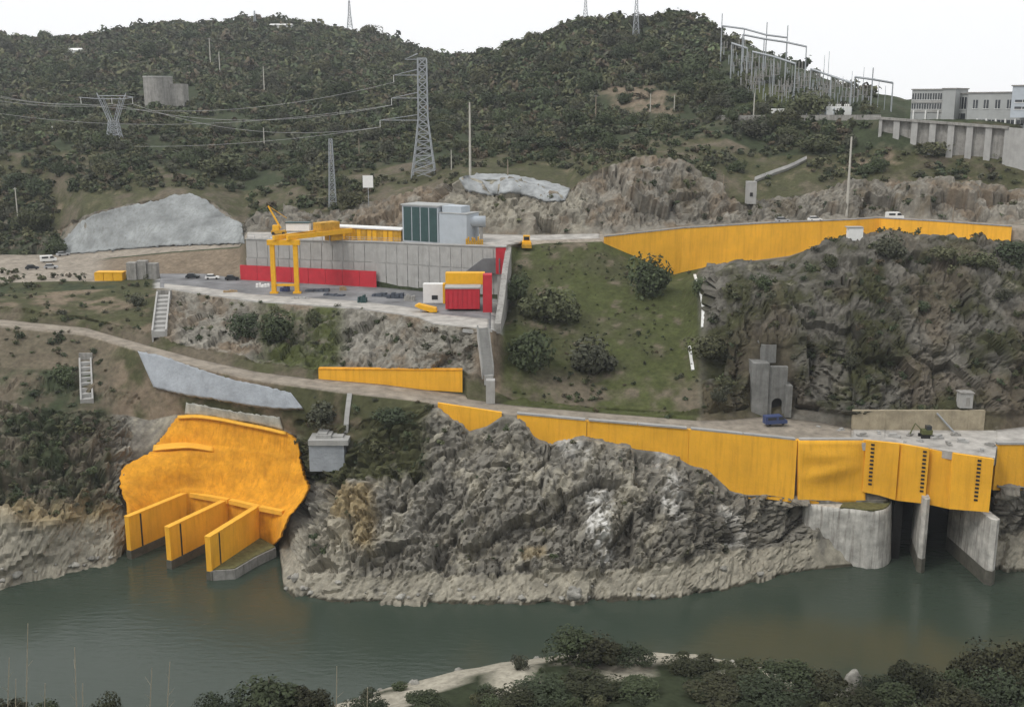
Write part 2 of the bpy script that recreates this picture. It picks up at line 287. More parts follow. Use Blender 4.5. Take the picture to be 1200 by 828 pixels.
# row index:   0 bed 1 water 2 bench 3 mid 4 base 5 base2 6 road front 7 road back 8 foot 9 platform edge 10 platform back 11 wall top 12 upper foot 13 upper road 14 road back 15 cut top 16 17 18 mid hills 19 crest 20 21 22
nc = len(PX); Ds, Zs, segs, ts = [], [], [], []
for i in range(len(rows) - 1):
    for k in range(subs[i]):
        t = k / subs[i]; Ds.append(rows[i][0] * (1 - t) + rows[i + 1][0] * t); Zs.append(rows[i][1] * (1 - t) + rows[i + 1][1] * t); segs.append(i); ts.append(t)
Ds.append(rows[-1][0]); Zs.append(rows[-1][1]); segs.append(len(rows) - 2); ts.append(1.0)
Ds = np.array(Ds); Zs = np.array(Zs); segs = np.array(segs); ts = np.array(ts); nr = len(Ds)
PXg = np.broadcast_to(PX, Ds.shape)
X = (PXg - CX) / F * (Ds * cp + (H - Zs) * sp)
G = np.stack([X, Ds, Zs], -1)
du = np.gradient(G, axis=1); dv = np.gradient(G, axis=0); nrm = np.cross(du, dv); nrm /= (np.linalg.norm(nrm, axis=-1, keepdims=True) + 1e-9)
for k in range(2):                                           # soften normals
    nrm[1:-1, 1:-1] = (nrm[1:-1, 1:-1] * 2 + nrm[:-2, 1:-1] + nrm[2:, 1:-1] + nrm[1:-1, :-2] + nrm[1:-1, 2:]); nrm /= (np.linalg.norm(nrm, axis=-1, keepdims=True) + 1e-9)
PYg = CY - F * (Ds * sp - (H - Zs) * cp) / (Ds * cp + (H - Zs) * sp)
SEG = np.broadcast_to(segs[:, None], Ds.shape); T = np.broadcast_to(ts[:, None], Ds.shape)
def bandpx(a, b, s=12): return sstep(a - s, a + s, PXg) * (1 - sstep(b - s, b + s, PXg))
AMP = np.zeros(Ds.shape)
seg_amp = {0: .5, 1: 0.85, 2: 2.7, 3: 2.2, 4: .8, 5: .3, 6: 0.05, 7: .5, 8: 1.6, 9: 0.9, 10: 0.9, 11: .4, 12: 0.0, 13: 0.05, 14: 2.2, 15: 2.0, 16: 2.5, 17: 3.0, 18: 3.5, 19: 4, 20: 4}
for s_, a_ in seg_amp.items(): AMP[SEG == s_] = a_
AMP[(SEG == 9)] *= (1 - bandpx(175, 585, 6))[SEG == 9] * 1.0
AMP[(SEG == 10)] *= (1 - bandpx(280, 598, 5))[SEG == 10]
AMP[(SEG == 4) | (SEG == 5)] *= (1 - 0.9 * bandpx(165, 345, 10))[(SEG == 4) | (SEG == 5)]
big = bandpx(825, 1760, 10); m_ = (SEG >= 8) & (SEG <= 10); AMP[m_] += (0.9 * big)[m_]; AMP[(SEG == 10) | (SEG == 11)] *= (1 - .6 * bandpx(815, 965, 15) * sstep(345, 325, PYg))[(SEG == 10) | (SEG == 11)]
grs = bandpx(590, 815, 10); AMP[m_] *= (1 - 0.3 * grs)[m_]
AMP[(SEG == 11)] += (0.8 * big)[SEG == 11]
prt = bandpx(874, 932, 8) * ((SEG == 7) | (SEG == 8)) * (1 - sstep(415, 395, PYg) * 0); AMP *= 1 - 0.85 * prt * (PYg > 400); AMP *= 1 - 0.95 * bandpx(556, 592, 6) * ((SEG >= 7) & (SEG <= 9))
reco = bandpx(150, 345, 8); m2 = (SEG >= 1) & (SEG <= 3); AMP[m2] *= (1 - 0.9 * reco)[m2]
reci = bandpx(955, 1168, 6); m3 = (SEG >= 1) & (SEG <= 5); AMP[m3] *= (1 - 0.85 * reci)[m3]
AMP[(SEG == 14)] *= (1 - 0.85 * bandpx(70, 288, 8))[SEG == 14]
ker = np.ones(7) / 7
AMP = np.apply_along_axis(lambda a: np.convolve(np.pad(a, 3, mode='edge'), ker, 'valid'), 0, AMP)
pin = np.zeros(Ds.shape)                                    # rows that must stay put
for i in (4, 5, 6, 7, 9, 10, 11, 12, 13, 14):
    k0 = int(np.sum(subs[:i])); lim = {9: 590, 10: 600, 11: 828}.get(i, 9999)
    pin = np.maximum(pin, np.clip(1 - np.abs(np.arange(nr) - k0) / 5.0, 0, 1)[:, None] * (PXg < lim))
AMP *= (1 - 0.85 * pin)
pts = G.reshape(-1, 3)
ang = math.radians(-48); Rt = np.array([[math.cos(ang), 0, -math.sin(ang)], [0, 1, 0], [math.sin(ang), 0, math.cos(ang)]])
ps = pts @ Rt.T
strata = ridged(ps * np.array([1 / 22, 1 / 16, 1 / 7.0]), 4, 3)
lumps = ridged(pts / 11.0, 5, 11, 0.6); fine = fbm(pts / 2.6, 4, 23, 0.6); broad = fbm(pts / 40.0, 3, 31)
rk = (AMP.ravel() > 0.5) & (SEG.ravel() < 16)
bl = np.zeros(len(pts)); crk = np.ones(len(pts)); pxf = PXg.ravel(); upr = ((SEG.ravel() >= 8) & (pxf > 815)) | (SEG.ravel() >= 14)   # upright cracks on the upper faces, slanting slabs by the river
for msk, cs_, sets in ((rk & ~upr, ps, (((1 / 15, 1 / 13, 1 / 8), .9, 101), ((1 / 6, 1 / 6, 1 / 3.2), .5, 131), ((1 / 2.6, 1 / 2.6, 1 / 1.6), .24, 161))), (rk & upr, pts, (((1 / 13, 1 / 15, 1 / 26), 1.15, 181), ((1 / 5.5, 1 / 7, 1 / 11), .42, 191), ((1 / 2.3, 1 / 2.6, 1 / 3.4), .17, 197)))):
    wob = cs_[msk] + (1.6 if cs_ is pts else 1.2) * np.stack([vnoise(cs_[msk] / 7 + 5 * q_, 300 + q_) for q_ in range(3)], -1)
    for sc_, wt_, sd_ in sets:
        v_, c_ = blocks(wob * np.array(sc_), sd_); bl[msk] += wt_ * v_; crk[msk] = np.minimum(crk[msk], sstep(0.0, 0.14, c_))
disp = (bl - 0.45 * (1 - crk) + 0.3 * strata + 0.4 * lumps + 0.1 * fine + 0.6 * broad).reshape(Ds.shape) * AMP
soft = (fbm(pts / 30.0, 3, 41) * 0.9 + fbm(pts / 8.0, 3, 47) * 0.25).reshape(Ds.shape) * AMP
rocky = np.where((SEG >= 15), 0.0, 1.0); rocky = np.where((SEG >= 8) & (SEG <= 10), np.maximum(big, bandpx(190, 585) * (SEG == 8)), rocky)
disp = disp * rocky + soft * (1 - rocky)
G2 = G + nrm * disp[..., None]
low = (SEG <= 5) & (SEG >= 1)
V = G2.reshape(-1, 3)

# ground colour: what grows or lies where
C = {'rock': (0.225, 0.212, 0.182), 'rockd': (0.13, 0.122, 0.104), 'bleach': (0.3, 0.278, 0.225), 'earth': (0.195, 0.155, 0.112), 'earthd': (0.13, 0.11, 0.08), 'grass': (0.07, 0.08, 0.03), 'grassd': (0.066, 0.068, 0.034),
     'scrub': (0.045, 0.056, 0.03), 'road': (0.29, 0.255, 0.21), 'conc': (0.4, 0.39, 0.37), 'ochre': (0.27, 0.215, 0.125), 'bed': (0.06, 0.055, 0.04), 'asph': (0.17, 0.17, 0.175), 'white': (0.6, 0.59, 0.56)}
C = {k: np.array(v) for k, v in C.items()}
col = np.zeros(G.shape); n_a = fbm(pts / 14, 4, 61).reshape(Ds.shape); n_b = fbm(pts / 4, 4, 71, 0.6).reshape(Ds.shape); n_c = fbm(pts / 1.8, 3, 81, 0.6).reshape(Ds.shape)
def blend(mask, name): global col; col = col * (1 - mask[..., None]) + C[name] * mask[..., None]
def seg_mask(a, b): return ((SEG >= a) & (SEG <= b)).astype(float)
nz = lambda th, wd=0.25, n=None: sstep(th - wd, th + wd, (n_a * 0.7 + n_b * 0.6) if n is None else n)
blend(np.ones(Ds.shape), 'scrub')
blend(seg_mask(0, 0), 'bed')
blend(seg_mask(1, 3), 'rock'); blend(seg_mask(1, 3) * nz(0.1), 'rockd')
blend(seg_mask(1, 1) * sstep(-0.35, 0.1, n_b + 0.35), 'bleach')
blend(seg_mask(2, 3) * nz(0.28, 0.12, n_b), 'bleach')
n_s = fbm(ps * np.array([1 / 13, 1 / 13, 1 / 1.3]), 4, 75, .6).reshape(Ds.shape); n_s2 = fbm(ps * np.array([1 / 8, 1 / 8, 1 / .8]), 3, 78, .6).reshape(Ds.shape)
blend(seg_mask(2, 3) * sstep(.05, .35, n_s) * .8, 'bleach'); blend(seg_mask(2, 3) * sstep(.15, .4, n_s2) * .7, 'rockd')
blend(seg_mask(0, 1) * (G2[..., 2] < 0.45 + 0.5 * n_b), 'bed')
blend(seg_mask(4, 5), 'earth'); blend(seg_mask(4, 5) * nz(0.0) * bandpx(-600, 520), 'grassd')
blend(seg_mask(2, 5) * bandpx(-700, 135) * 0.85, 'earthd'); blend(seg_mask(2, 4) * bandpx(-700, 135) * nz(0.05), 'scrub')
blend(seg_mask(1, 2) * bandpx(-700, 140) * sstep(575, 605, PYg + 20 * n_a), 'ochre'); blend(seg_mask(1, 2) * bandpx(-700, 140) * sstep(600, 625, PYg + 20 * n_a), 'bleach')
blend(seg_mask(3, 5) * bandpx(345, 500, 15) * nz(-0.25), 'grassd')
blend(seg_mask(4, 5) * bandpx(505, 2000, 4), 'rock')
blend(bandpx(385, 440, 10) * sstep(565, 580, PYg + 14 * n_b) * (1 - sstep(630, 650, PYg + 20 * n_a)) * seg_mask(1, 3), 'ochre')
blend(bandpx(340, 415, 8) * sstep(600, 612, PYg + 14 * n_b) * (1 - sstep(665, 680, PYg)) * seg_mask(1, 3) * 0.8, 'bleach')
for (x0, x1, y0, y1, a_) in ((683, 716, 562, 650, 1.0), (778, 800, 560, 610, 0.7), (656, 690, 520, 545, 0.5), (850, 870, 600, 640, 0.5), (765, 785, 525, 545, 0.6)):
    wv = 14 * n_b + 8 * n_a
    blend(a_ * bandpx(0, 3000) * sstep(x0 - 4, x0 + 6, PXg + wv) * (1 - sstep(x1 - 6, x1 + 4, PXg + wv)) * sstep(y0 - 8, y0 + 8, PYg + 1.5 * wv) * (1 - sstep(y1 - 8, y1 + 8, PYg + 1.5 * wv)) * seg_mask(1, 4) * np.clip(nz(0.05, 0.12, n_b) + (1 - sstep(.03, .13, np.abs(n_s2))) + (1 - sstep(.02, .08, np.abs(n_c))) * .6, 0, 1), 'white')
blend(bandpx(612, 640, 4) * sstep(635, 642, PYg) * (1 - sstep(652, 660, PYg)) * 0.7 * seg_mask(1, 3), 'ochre')
blend(seg_mask(6, 6), 'road'); blend(seg_mask(6, 6) * bandpx(1000, 1400), 'conc'); blend(seg_mask(6, 6) * nz(0.25, 0.2, n_b) * 0.6, 'earth')
blend(seg_mask(7, 7), 'earthd'); blend(seg_mask(7, 7) * nz(0) * bandpx(-700, 800), 'grassd')
blend(seg_mask(8, 8), 'earth'); blend(seg_mask(8, 8) * bandpx(205, 560) * nz(-0.1), 'rock'); blend(seg_mask(8, 8) * bandpx(300, 400) * nz(0.0), 'grass'); blend(seg_mask(8, 10) * bandpx(-700, 190) * nz(-0.1), 'grassd')
blend(seg_mask(9, 9) * bandpx(182, 590, 4), 'asph'); blend(seg_mask(9, 9) * bandpx(182, 590, 4) * nz(0.15) * 0.8, 'conc')
blend(seg_mask(9, 9) * bandpx(182, 590, 4) * (1 - sstep(0.25, 0.4, T)), 'conc')
blend(seg_mask(10, 10) * bandpx(-700, 290), 'earth')
blend(seg_mask(9, 11) * bandpx(-700, 120, 15) * (1 - seg_mask(9, 9) * (T < 0.45)), 'road')
gm = seg_mask(7, 11) * bandpx(588, 822, 6)
blend(gm, 'grass'); blend(gm * nz(0.1), 'grassd'); blend(gm * nz(0.35, 0.15, n_b), 'earthd'); blend(seg_mask(7, 8) * bandpx(588, 822, 6) * (1 - sstep(0.2, 0.6, T)) * seg_mask(8, 8) * nz(-0.1), 'earthd')
rm = seg_mask(7, 11) * bandpx(822, 2000, 5)
blend(rm, 'rock'); blend(rm * nz(-0.2), 'rockd'); blend(rm * nz(0.05, 0.2), 'grassd'); blend(rm * sstep(.05, .35, fbm(pts / 20 + 50, 3, 66).reshape(Ds.shape)) * .8, 'earthd'); blend(rm * sstep(.0, .4, fbm(pts / 16 + 90, 3, 68).reshape(Ds.shape)) * .45, 'earth'); blend(rm * nz(0.5, 0.12, n_b) * .7, 'bleach'); col = col * (1 - .22 * rm[..., None])
blend(seg_mask(12, 13) * bandpx(-700, 3000), 'road'); blend(seg_mask(13, 13) * bandpx(-700, 288, 4), 'road')
blend(seg_mask(14, 14), 'earth'); blend(seg_mask(14, 14) * nz(-0.15), 'rock'); blend(seg_mask(14, 14) * sstep(0, .35, fbm(pts * np.array([1 / 3, 1 / 3, 1 / 14]), 3, 88).reshape(Ds.shape)) * .7, 'rockd'); blend(seg_mask(14, 14) * nz(0.25), 'earthd'); blend(seg_mask(14, 14) * bandpx(530, 690) * nz(-0.1) * .7, 'bleach')
blend(seg_mask(14, 14) * bandpx(-700, 75) * nz(-0.1), 'scrub')
blend(seg_mask(15, 15), 'earthd'); blend(seg_mask(15, 15) * nz(-0.2), 'grassd'); blend(seg_mask(15, 15) * nz(0.4), 'earth')
blend(seg_mask(16, 16) * nz(0.15) * 0.6, 'earthd'); blend(seg_mask(16, 17) * sstep(696, 730, PXg + 40 * n_a) * (1 - sstep(780, 800, PXg + 40 * n_b)) * sstep(96, 108, PYg + 30 * n_a + 12 * n_b) * (1 - sstep(126, 138, PYg + 16 * n_b)) * sstep(-.5, .1, n_b + .2), 'earth')
blend(seg_mask(17, 18) * nz(0.45) * 0.5, 'earthd')
blend(seg_mask(16, 18) * bandpx(868, 975, 8) * sstep(0, 10, PYg - (70 + (PXg - 860) * 0.42)) * (1 - sstep(125, 134, PYg)), 'grass')
col *= (1 + 0.3 * n_c + 0.22 * n_b)[..., None]; col = np.clip(col, 0.01, 0.75)
idx = np.arange(nr * nc).reshape(nr, nc)
fa = np.stack([idx[:-1, :-1], idx[:-1, 1:], idx[1:, 1:], idx[1:, :-1]], -1)
keep = np.ones(fa.shape[:2], bool)
kpx = (PX[:-1] > 1046) & (PX[1:] < 1158)
krow = (segs[:-1] >= 1) & (segs[:-1] <= 4)
keep[np.ix_(krow, kpx)] = False                              # mouth of the gate chamber
faces = fa[keep]
ground = link(bpy.data.objects.new('ground', np_mesh('ground', V, faces, M_TERR, col.reshape(-1, 3), smooth=True)))
facet = ((rocky * AMP)[:-1, :-1][keep] > 0.55) & (SEG[:-1, :-1][keep] < 15); ground.data.polygons.foreach_set('use_smooth', ~facet); ground['kind'] = 'structure'
BVH = BVHTree.FromPolygons([tuple(v) for v in V.tolist()], faces.tolist())
def hit(px, py):                                             # where the line of sight through a picture point meets the ground
    d = Vector(((px - CX) / F, cp + (CY - py) / F * sp, -sp + (CY - py) / F * cp)).normalized()
    r = BVH.ray_cast(Vector((0, 0, H)), d); return r[0] if r[0] is not None else P(px, py, 700)
def gz(x, y):
    r = BVH.ray_cast(Vector((x, y, 600)), Vector((0, 0, -1))); return r[0].z if r[0] is not None else 0.0

# near bank, below the camera
nx, ny = 120, 110; xs = np.linspace(-230, 230, nx); ys = np.linspace(-40, 206, ny); gx, gy = np.meshgrid(xs, ys)
pr = [(-40, 108), (-8, 98.5), (3, 97), (14, 86), (40, 66), (62, 57), (100, 30), (140, 12), (160, 6), (174, 2.4), (186, -4), (206, -8)]
pb = np.stack([gx, gy, np.zeros_like(gx)], -1).reshape(-1, 3); nn = fbm(pb / 22, 4, 91).reshape(gx.shape)
shore = np.interp(gx, [-230, -45, -28, -11, 8, 22, 38, 60, 230], [-24, -20, -8, 0, 6, 8, 6, -7, -9])
gzv = np.interp(gy - shore * sstep(120, 165, gy), [p[0] for p in pr], [p[1] for p in pr]) + nn * 2.2 * sstep(20, 60, gy) + ridged(pb / 6, 4, 97).reshape(gx.shape) * 0.6 * sstep(60, 120, gy)
NB = np.stack([gx, gy, gzv], -1).reshape(-1, 3); ii = np.arange(nx * ny).reshape(ny, nx)
nf = np.stack([ii[:-1, :-1], ii[:-1, 1:], ii[1:, 1:], ii[1:, :-1]], -1).reshape(-1, 4)
nb1 = fbm(pb / 7, 4, 99); cn = np.where((gzv.ravel() < 5.5 + nb1 * 5)[:, None], C['bleach'] * 1.1, C['scrub'] * 0.8 + 0.0); cn = cn * (1 + 0.4 * nb1)[:, None]
nbank = link(bpy.data.objects.new('near_bank', np_mesh('near_bank', NB, nf, M_TERR, np.clip(cn, 0.01, 0.7), smooth=True))); nbank['kind'] = 'structure'
NBV = BVHTree.FromPolygons([tuple(v) for v in NB.tolist()], nf.tolist())
def nz_at(x, y):
    r = NBV.ray_cast(Vector((x, y, 300)), Vector((0, 0, -1))); return r[0].z if r[0] is not None else 0.0

# river
mw = bpy.data.materials.new('river_water'); mw.use_nodes = True; t = mw.node_tree; b = t.nodes['Principled BSDF']
b.inputs['Base Color'].default_value = (0.037, 0.051, 0.038, 1); b.inputs['Roughness'].default_value = 0.16; b.inputs['IOR'].default_value = 1.33
g_ = t.nodes.new('ShaderNodeNewGeometry'); mp = t.nodes.new('ShaderNodeMapping'); mp.inputs['Scale'].default_value = (0.35, 1.0, 1)
n_ = t.nodes.new('ShaderNodeTexNoise'); n_.inputs['Scale'].default_value = 0.9; n_.inputs['Detail'].default_value = 5
bp = t.nodes.new('ShaderNodeBump'); bp.inputs['Strength'].default_value = 0.25; bp.inputs['Distance'].default_value = 0.25
t.links.new(g_.outputs['Position'], mp.inputs[0]); t.links.new(mp.outputs[0], n_.inputs['Vector']); t.links.new(n_.outputs['Fac'], bp.inputs['Height']); t.links.new(bp.outputs[0], b.inputs['Normal'])
rv = MB(); rv.add([(-330, 120, 0), (330, 120, 0), (330, 290, 0), (-330, 290, 0)], [(0, 1, 2, 3)]); river = rv.build('river', mw); river['kind'] = 'structure'

#PART2
# ------------------------------------------------------------------ road and platform sheets on the ground
def sheet(name, seg, pa, pb, colname, m, lift=0.10, f1=1.0):
    r0 = int(np.sum(subs[:seg])); r1 = r0 + max(1, int(round(subs[seg] * f1))); c0 = int(np.searchsorted(PX, pa)); c1 = int(np.searchsorted(PX, pb))
    g = G2[r0:r1 + 1, c0:c1].copy(); g[..., 2] += lift; n, k = g.shape[:2]; i = np.arange(n * k).reshape(n, k)
    top = np.stack([i[:-1, :-1], i[:-1, 1:], i[1:, 1:], i[1:, :-1]], -1).reshape(-1, 4)
    lo = g.copy(); lo[..., 2] -= lift + 0.3; v = np.concatenate([g.reshape(-1, 3), lo.reshape(-1, 3)]); o = n * k; rim = []
    for e in (i[0, :], i[:, -1], i[-1, ::-1], i[::-1, 0]):
        rim.append(np.stack([e[1:], e[:-1], e[:-1] + o, e[1:] + o], -1))
    ob = link(bpy.data.objects.new(name, np_mesh(name, v, np.concatenate([top] + rim), m))); ob['kind'] = 'structure'; return ob
M_DIRT = mat('pale_gravel_road', (0.27, 0.235, 0.19), 0.95, 0.35, 0.35, 0.4, 2)
M_DECKG = mat('dusty_concrete_paving', (0.4, 0.38, 0.35), 0.92, 0.35, 0.3, 0.3, 2)
sheet('lower_road', 6, -560, 999, 'road', M_DIRT); sheet('deck_paving', 6, 999, 1040, 'conc', M_DECKG); sheet('deck_paving', 6, 1167, 1760, 'conc', M_DECKG)
sheet('upper_road', 13, 706, 1760, 'road', M_DIRT); sheet('yard_paving', 13, 290, 704, 'road', M_DECKG); sheet('upper_track', 13, -560, 284, 'road', M_DIRT)
M_PLAT = mat('patched_asphalt_platform', (0.2, 0.2, 0.205), 0.9, 0.45, 0.12, 0.2, 2)
sheet('platform_paving', 9, 186, 577, 'asph', M_PLAT); sheet('platform_apron', 9, 192, 574, 'conc', M_DECKG, 0.106, 0.3)

# ------------------------------------------------------------------ generic builders for things fixed to the ground
def strip_wall(pts, thick, mb=None):           # pts: (px, D, ytop, ybottom); a wall with its own thickness
    mb = mb or MB(); vs = []; n = len(pts)
    for px, D, yt, yb in pts:
        a = P(px, yt, D); b_ = P(px, yb, D); b_.x = a.x
        vs += [a, b_, b_ + Vector((0, thick, 0)), a + Vector((0, thick, 0))]
    fs = []
    for i in range(n - 1):
        for j in range(4): fs.append((i * 4 + j, i * 4 + (j + 1) % 4, i * 4 + 4 + (j + 1) % 4, i * 4 + 4 + j))
    fs += [(3, 2, 1, 0), (4 * n - 4, 4 * n - 3, 4 * n - 2, 4 * n - 1)]
    return mb.add(vs, fs)
def solid_grid(name, g, back, m, parent=None, smooth=True):      # a grid surface with thickness; back = offset vector
    n, k = g.shape[:2]; i = np.arange(n * k).reshape(n, k); o = n * k
    f1 = np.stack([i[:-1, :-1], i[1:, :-1], i[1:, 1:], i[:-1, 1:]], -1).reshape(-1, 4); f2 = f1[:, ::-1] + o
    rim = [np.stack([e[:-1], e[1:], e[1:] + o, e[:-1] + o], -1) for e in (i[0, :], i[:, -1], i[-1, ::-1], i[::-1, 0])]
    v = np.concatenate([g.reshape(-1, 3), (g + np.array(back)).reshape(-1, 3)]); org = Vector(v.min(0)); 
    me = np_mesh(name, v - np.array(org), np.concatenate([f1, f2] + rim), m, smooth=False)
    sm = np.zeros(len(me.polygons), bool); sm[:len(f1)] = smooth; me.polygons.foreach_set('use_smooth', sm)
    return link(bpy.data.objects.new(name, me), parent, org)
def resample(line, n):
    a = np.array(line, float); d = np.concatenate([[0], np.cumsum(np.hypot(np.diff(a[:, 0]), np.diff(a[:, 1])))]); u = np.linspace(0, d[-1], n)
    return np.stack([np.interp(u, d, a[:, k]) for k in range(a.shape[1])], -1)
def ribbon(name, top, bot, nu, nv, m, lift=0.35, rough=0.12, seed=0):  # lining sprayed on the ground between two edges
    A = resample(top, nu); B = resample(bot, nu); g = np.zeros((nv, nu, 3))
    for j in range(nv):
        for i in range(nu):
            q = A[i] * (1 - j / (nv - 1)) + B[i] * j / (nv - 1)
            if 0 < i < nu - 1: q = q + rng.normal(0, 0.5, 2) * (1 if j in (0, nv - 1) else 0)
            h = hit(q[0], q[1]); g[j, i] = h
    for it in range(3):
        g[1:-1, 1:-1] = (g[1:-1, 1:-1] * 2 + g[:-2, 1:-1] + g[2:, 1:-1] + g[1:-1, :-2] + g[1:-1, 2:]) / 6
    g[..., 1] -= lift; g[..., 2] += lift * 0.7
    nzv = fbm(g.reshape(-1, 3) / 2.2, 3, seed + 5).reshape(nv, nu) * rough + fbm(g.reshape(-1, 3) / 7, 3, seed + 9).reshape(nv, nu) * rough * 2.5
    g[..., 1] -= nzv; g[..., 2] += nzv * 0.5
    return solid_grid(name, g, (0, 1.6, -0.9), m)
def pixbox(mb, x0, x1, yt, yb, D, depth):      # box whose front face fills a picture rectangle at plan distance D
    zb = zof(yb, D); zt = zof(yt, D); xa = xof(x0, D, zb); xb = xof(x1, D, zb)
    return mb.box(((xa + xb) / 2, D + depth / 2, (zb + zt) / 2), (xb - xa, depth, zt - zb))

# ------------------------------------------------------------------ yellow walls along the lower road
def panel(name, parent, m, xs, thick=0.8, off=0.0, bot=None, D=None):
    pts_ = []
    for x in xs:
        d = (float(road_D(x)) if D is None else float(np.interp(x, [t[0] for t in D], [t[1] for t in D]))) - 0.4 + off
        pts_.append((x, d, float(interp(ROADY, x)) - 2.0, (float(interp(BASEY, x)) if bot is None else float(interp(bot, x))) + 4))
    return strip_wall(pts_, thick).build(name, m, parent)
def lower_wall(xs, label):
    o = thing('retaining_wall', P(xs[0], float(interp(BASEY, xs[0])), float(road_D(xs[0]))), label, 'wall', 'yellow walls below the lower road')
    panel('wall_panel', o, M_YEL, xs); return o
lower_wall([513, 522, 530, 540, 550, 560, 570, 579, 588], 'short yellow wedge wall where the lower road meets the stair foot')
gw = thing('gate_wall', P(800, 540, float(road_D(800))), 'long yellow wall below the lower road ending in gate panels over the dark chamber', 'wall', 'yellow walls below the lower road')
for xs, off in (([606, 615, 625, 640, 652, 665, 676, 687.5], 0), ([688, 704, 720, 745, 760, 775, 790, 807.5], 0.15), ([808, 820, 830, 842, 855, 872, 890, 900, 915, 934.5], -0.1)):
    panel('wall_panel', gw, M_YEL, xs, off=off)
B9 = [(1015, 572), (1045, 578), (1055, 582), (1090, 586), (1118, 592), (1166, 596)]
GD = [(1015, 231.6), (1055, 229.2), (1056, 228.6), (1089.5, 226.2), (1090, 226.8), (1117.5, 224.6), (1118, 223.2), (1165, 219.6)]
for xs, off in (([1015, 1035, 1054.5], -0.5), ([1055, 1072, 1089.5], 0), ([1090, 1104, 1117.5], 0.4), ([1118, 1140, 1165], -0.4)):
    pn = panel('gate_panel', gw, M_YEL, xs, off=off, bot=B9, D=GD, thick=0.9)
    xm = {1015: 1023, 1055: 1084, 1090: None, 1118: 1148}[xs[0]]
    if xm:
        mb = MB(); d = float(np.interp(xm, [t[0] for t in GD], [t[1] for t in GD])) - 0.4 + off; y = float(interp(ROADY, xm)) + 2
        sl = (np.interp(xm + 3, [t[0] for t in GD], [t[1] for t in GD]) - np.interp(xm - 3, [t[0] for t in GD], [t[1] for t in GD])) / 6
        while y < float(interp(B9, xm)) - 6:
            c = P(xm, y, d - 0.05); c.x = P(xm, float(interp(ROADY, xm)), d).x; mb.box(c, (0.75, 0.22, 0.42), math.atan2(sl, mpp(c))); y += 4.6
        mb.build('step_recess_column', M_DARK, pn)  # raised black boxes; the shade of each step recess is colour only
rows_ = []                                      # the bulging stretch of wall beside the gates
for v_ in np.linspace(0, 1, 15):
    r_ = []
    for u_ in np.linspace(0, 1, 31):
        x = 935.3 + 79 * u_; yt, yb = float(interp(ROADY, x)) - 2, float(interp(BASEY, x)) + 4; e_ = math.sin(math.pi * u_) ** 0.8
        D_ = float(road_D(x)) - 0.7 - 0.75 * e_ * (0.5 + 0.5 * math.sin(math.pi * v_)) * math.exp(-((v_ - 0.2 - 0.05 * math.sin(3 * u_)) / 0.1) ** 2) - 0.9 * math.sin(math.pi * u_) * math.exp(-((v_ - 0.62 + 0.25 * u_) / 0.09) ** 2) - 0.5 * u_ * math.exp(-((v_ - .95) / .1) ** 2)
        r_.append(tuple(P(x, yt + (yb - yt) * v_, D_)))
    rows_.append(r_)
solid_grid('bulging_panel', np.array(rows_), (0, 1.4, 0), M_YEL, gw)
for xs, n_ in (([606, 687], 1), ([690, 806], 2), ([810, 933], 2), ([937, 1013], 1)):    # pale coping stones on the parapet
    for k in range(n_):
        a = xs[0] + (xs[1] - xs[0]) * k / n_; b_ = xs[0] + (xs[1] - xs[0]) * (k + 1) / n_ - 1
        strip_wall([(x, float(road_D(x)) - 0.55, float(interp(ROADY, x)) - 4.0, float(interp(ROADY, x)) - 2.05) for x in np.linspace(a, b_, 7)], 1.1).build('coping', M_CON, gw)
lw = thing('retaining_wall', P(1200, 570, 228), 'yellow wall stretch set back beyond the last gate panel', 'wall', 'yellow walls below the lower road')
strip_wall([(x, 228.4, 521, 574) for x in (1169, 1200, 1260, 1330, 1420)], 0.8).build('wall_panel', M_YEL, lw)
strip_wall([(x, 228.2, 518.5, 520.9) for x in (1169, 1260, 1420)], 1.1).build('coping', M_CON, lw)
# deck and chamber behind the gate panels
dk = MB(); pa = [PD(1002, 231.2, 27), PD(1056, 229.4, 27), PD(1090, 227.2, 27), PD(1118, 224.2, 27), PD(1166, 220.4, 27), PD(1170, 240.3, 27), PD(1000, 241, 27)]
dk.prism([(p.x, p.y) for p in pa], 25.4, 27.16); o = dk.build('deck_slab', M_DECKG); o['kind'] = 'structure'
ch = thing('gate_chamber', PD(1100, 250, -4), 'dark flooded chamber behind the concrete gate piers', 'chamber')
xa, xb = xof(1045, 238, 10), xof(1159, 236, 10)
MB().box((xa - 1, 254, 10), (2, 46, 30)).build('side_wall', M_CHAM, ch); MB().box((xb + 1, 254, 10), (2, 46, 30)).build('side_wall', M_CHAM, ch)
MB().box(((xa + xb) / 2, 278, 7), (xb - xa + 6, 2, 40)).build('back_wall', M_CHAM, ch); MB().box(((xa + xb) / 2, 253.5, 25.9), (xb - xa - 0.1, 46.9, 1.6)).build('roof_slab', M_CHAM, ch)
MB().box(((xa + xb) / 2, 232.5, 15.8), (xb - xa - 1, 1.0, 3.0)).build('lintel_beam', M_CHAM, ch)
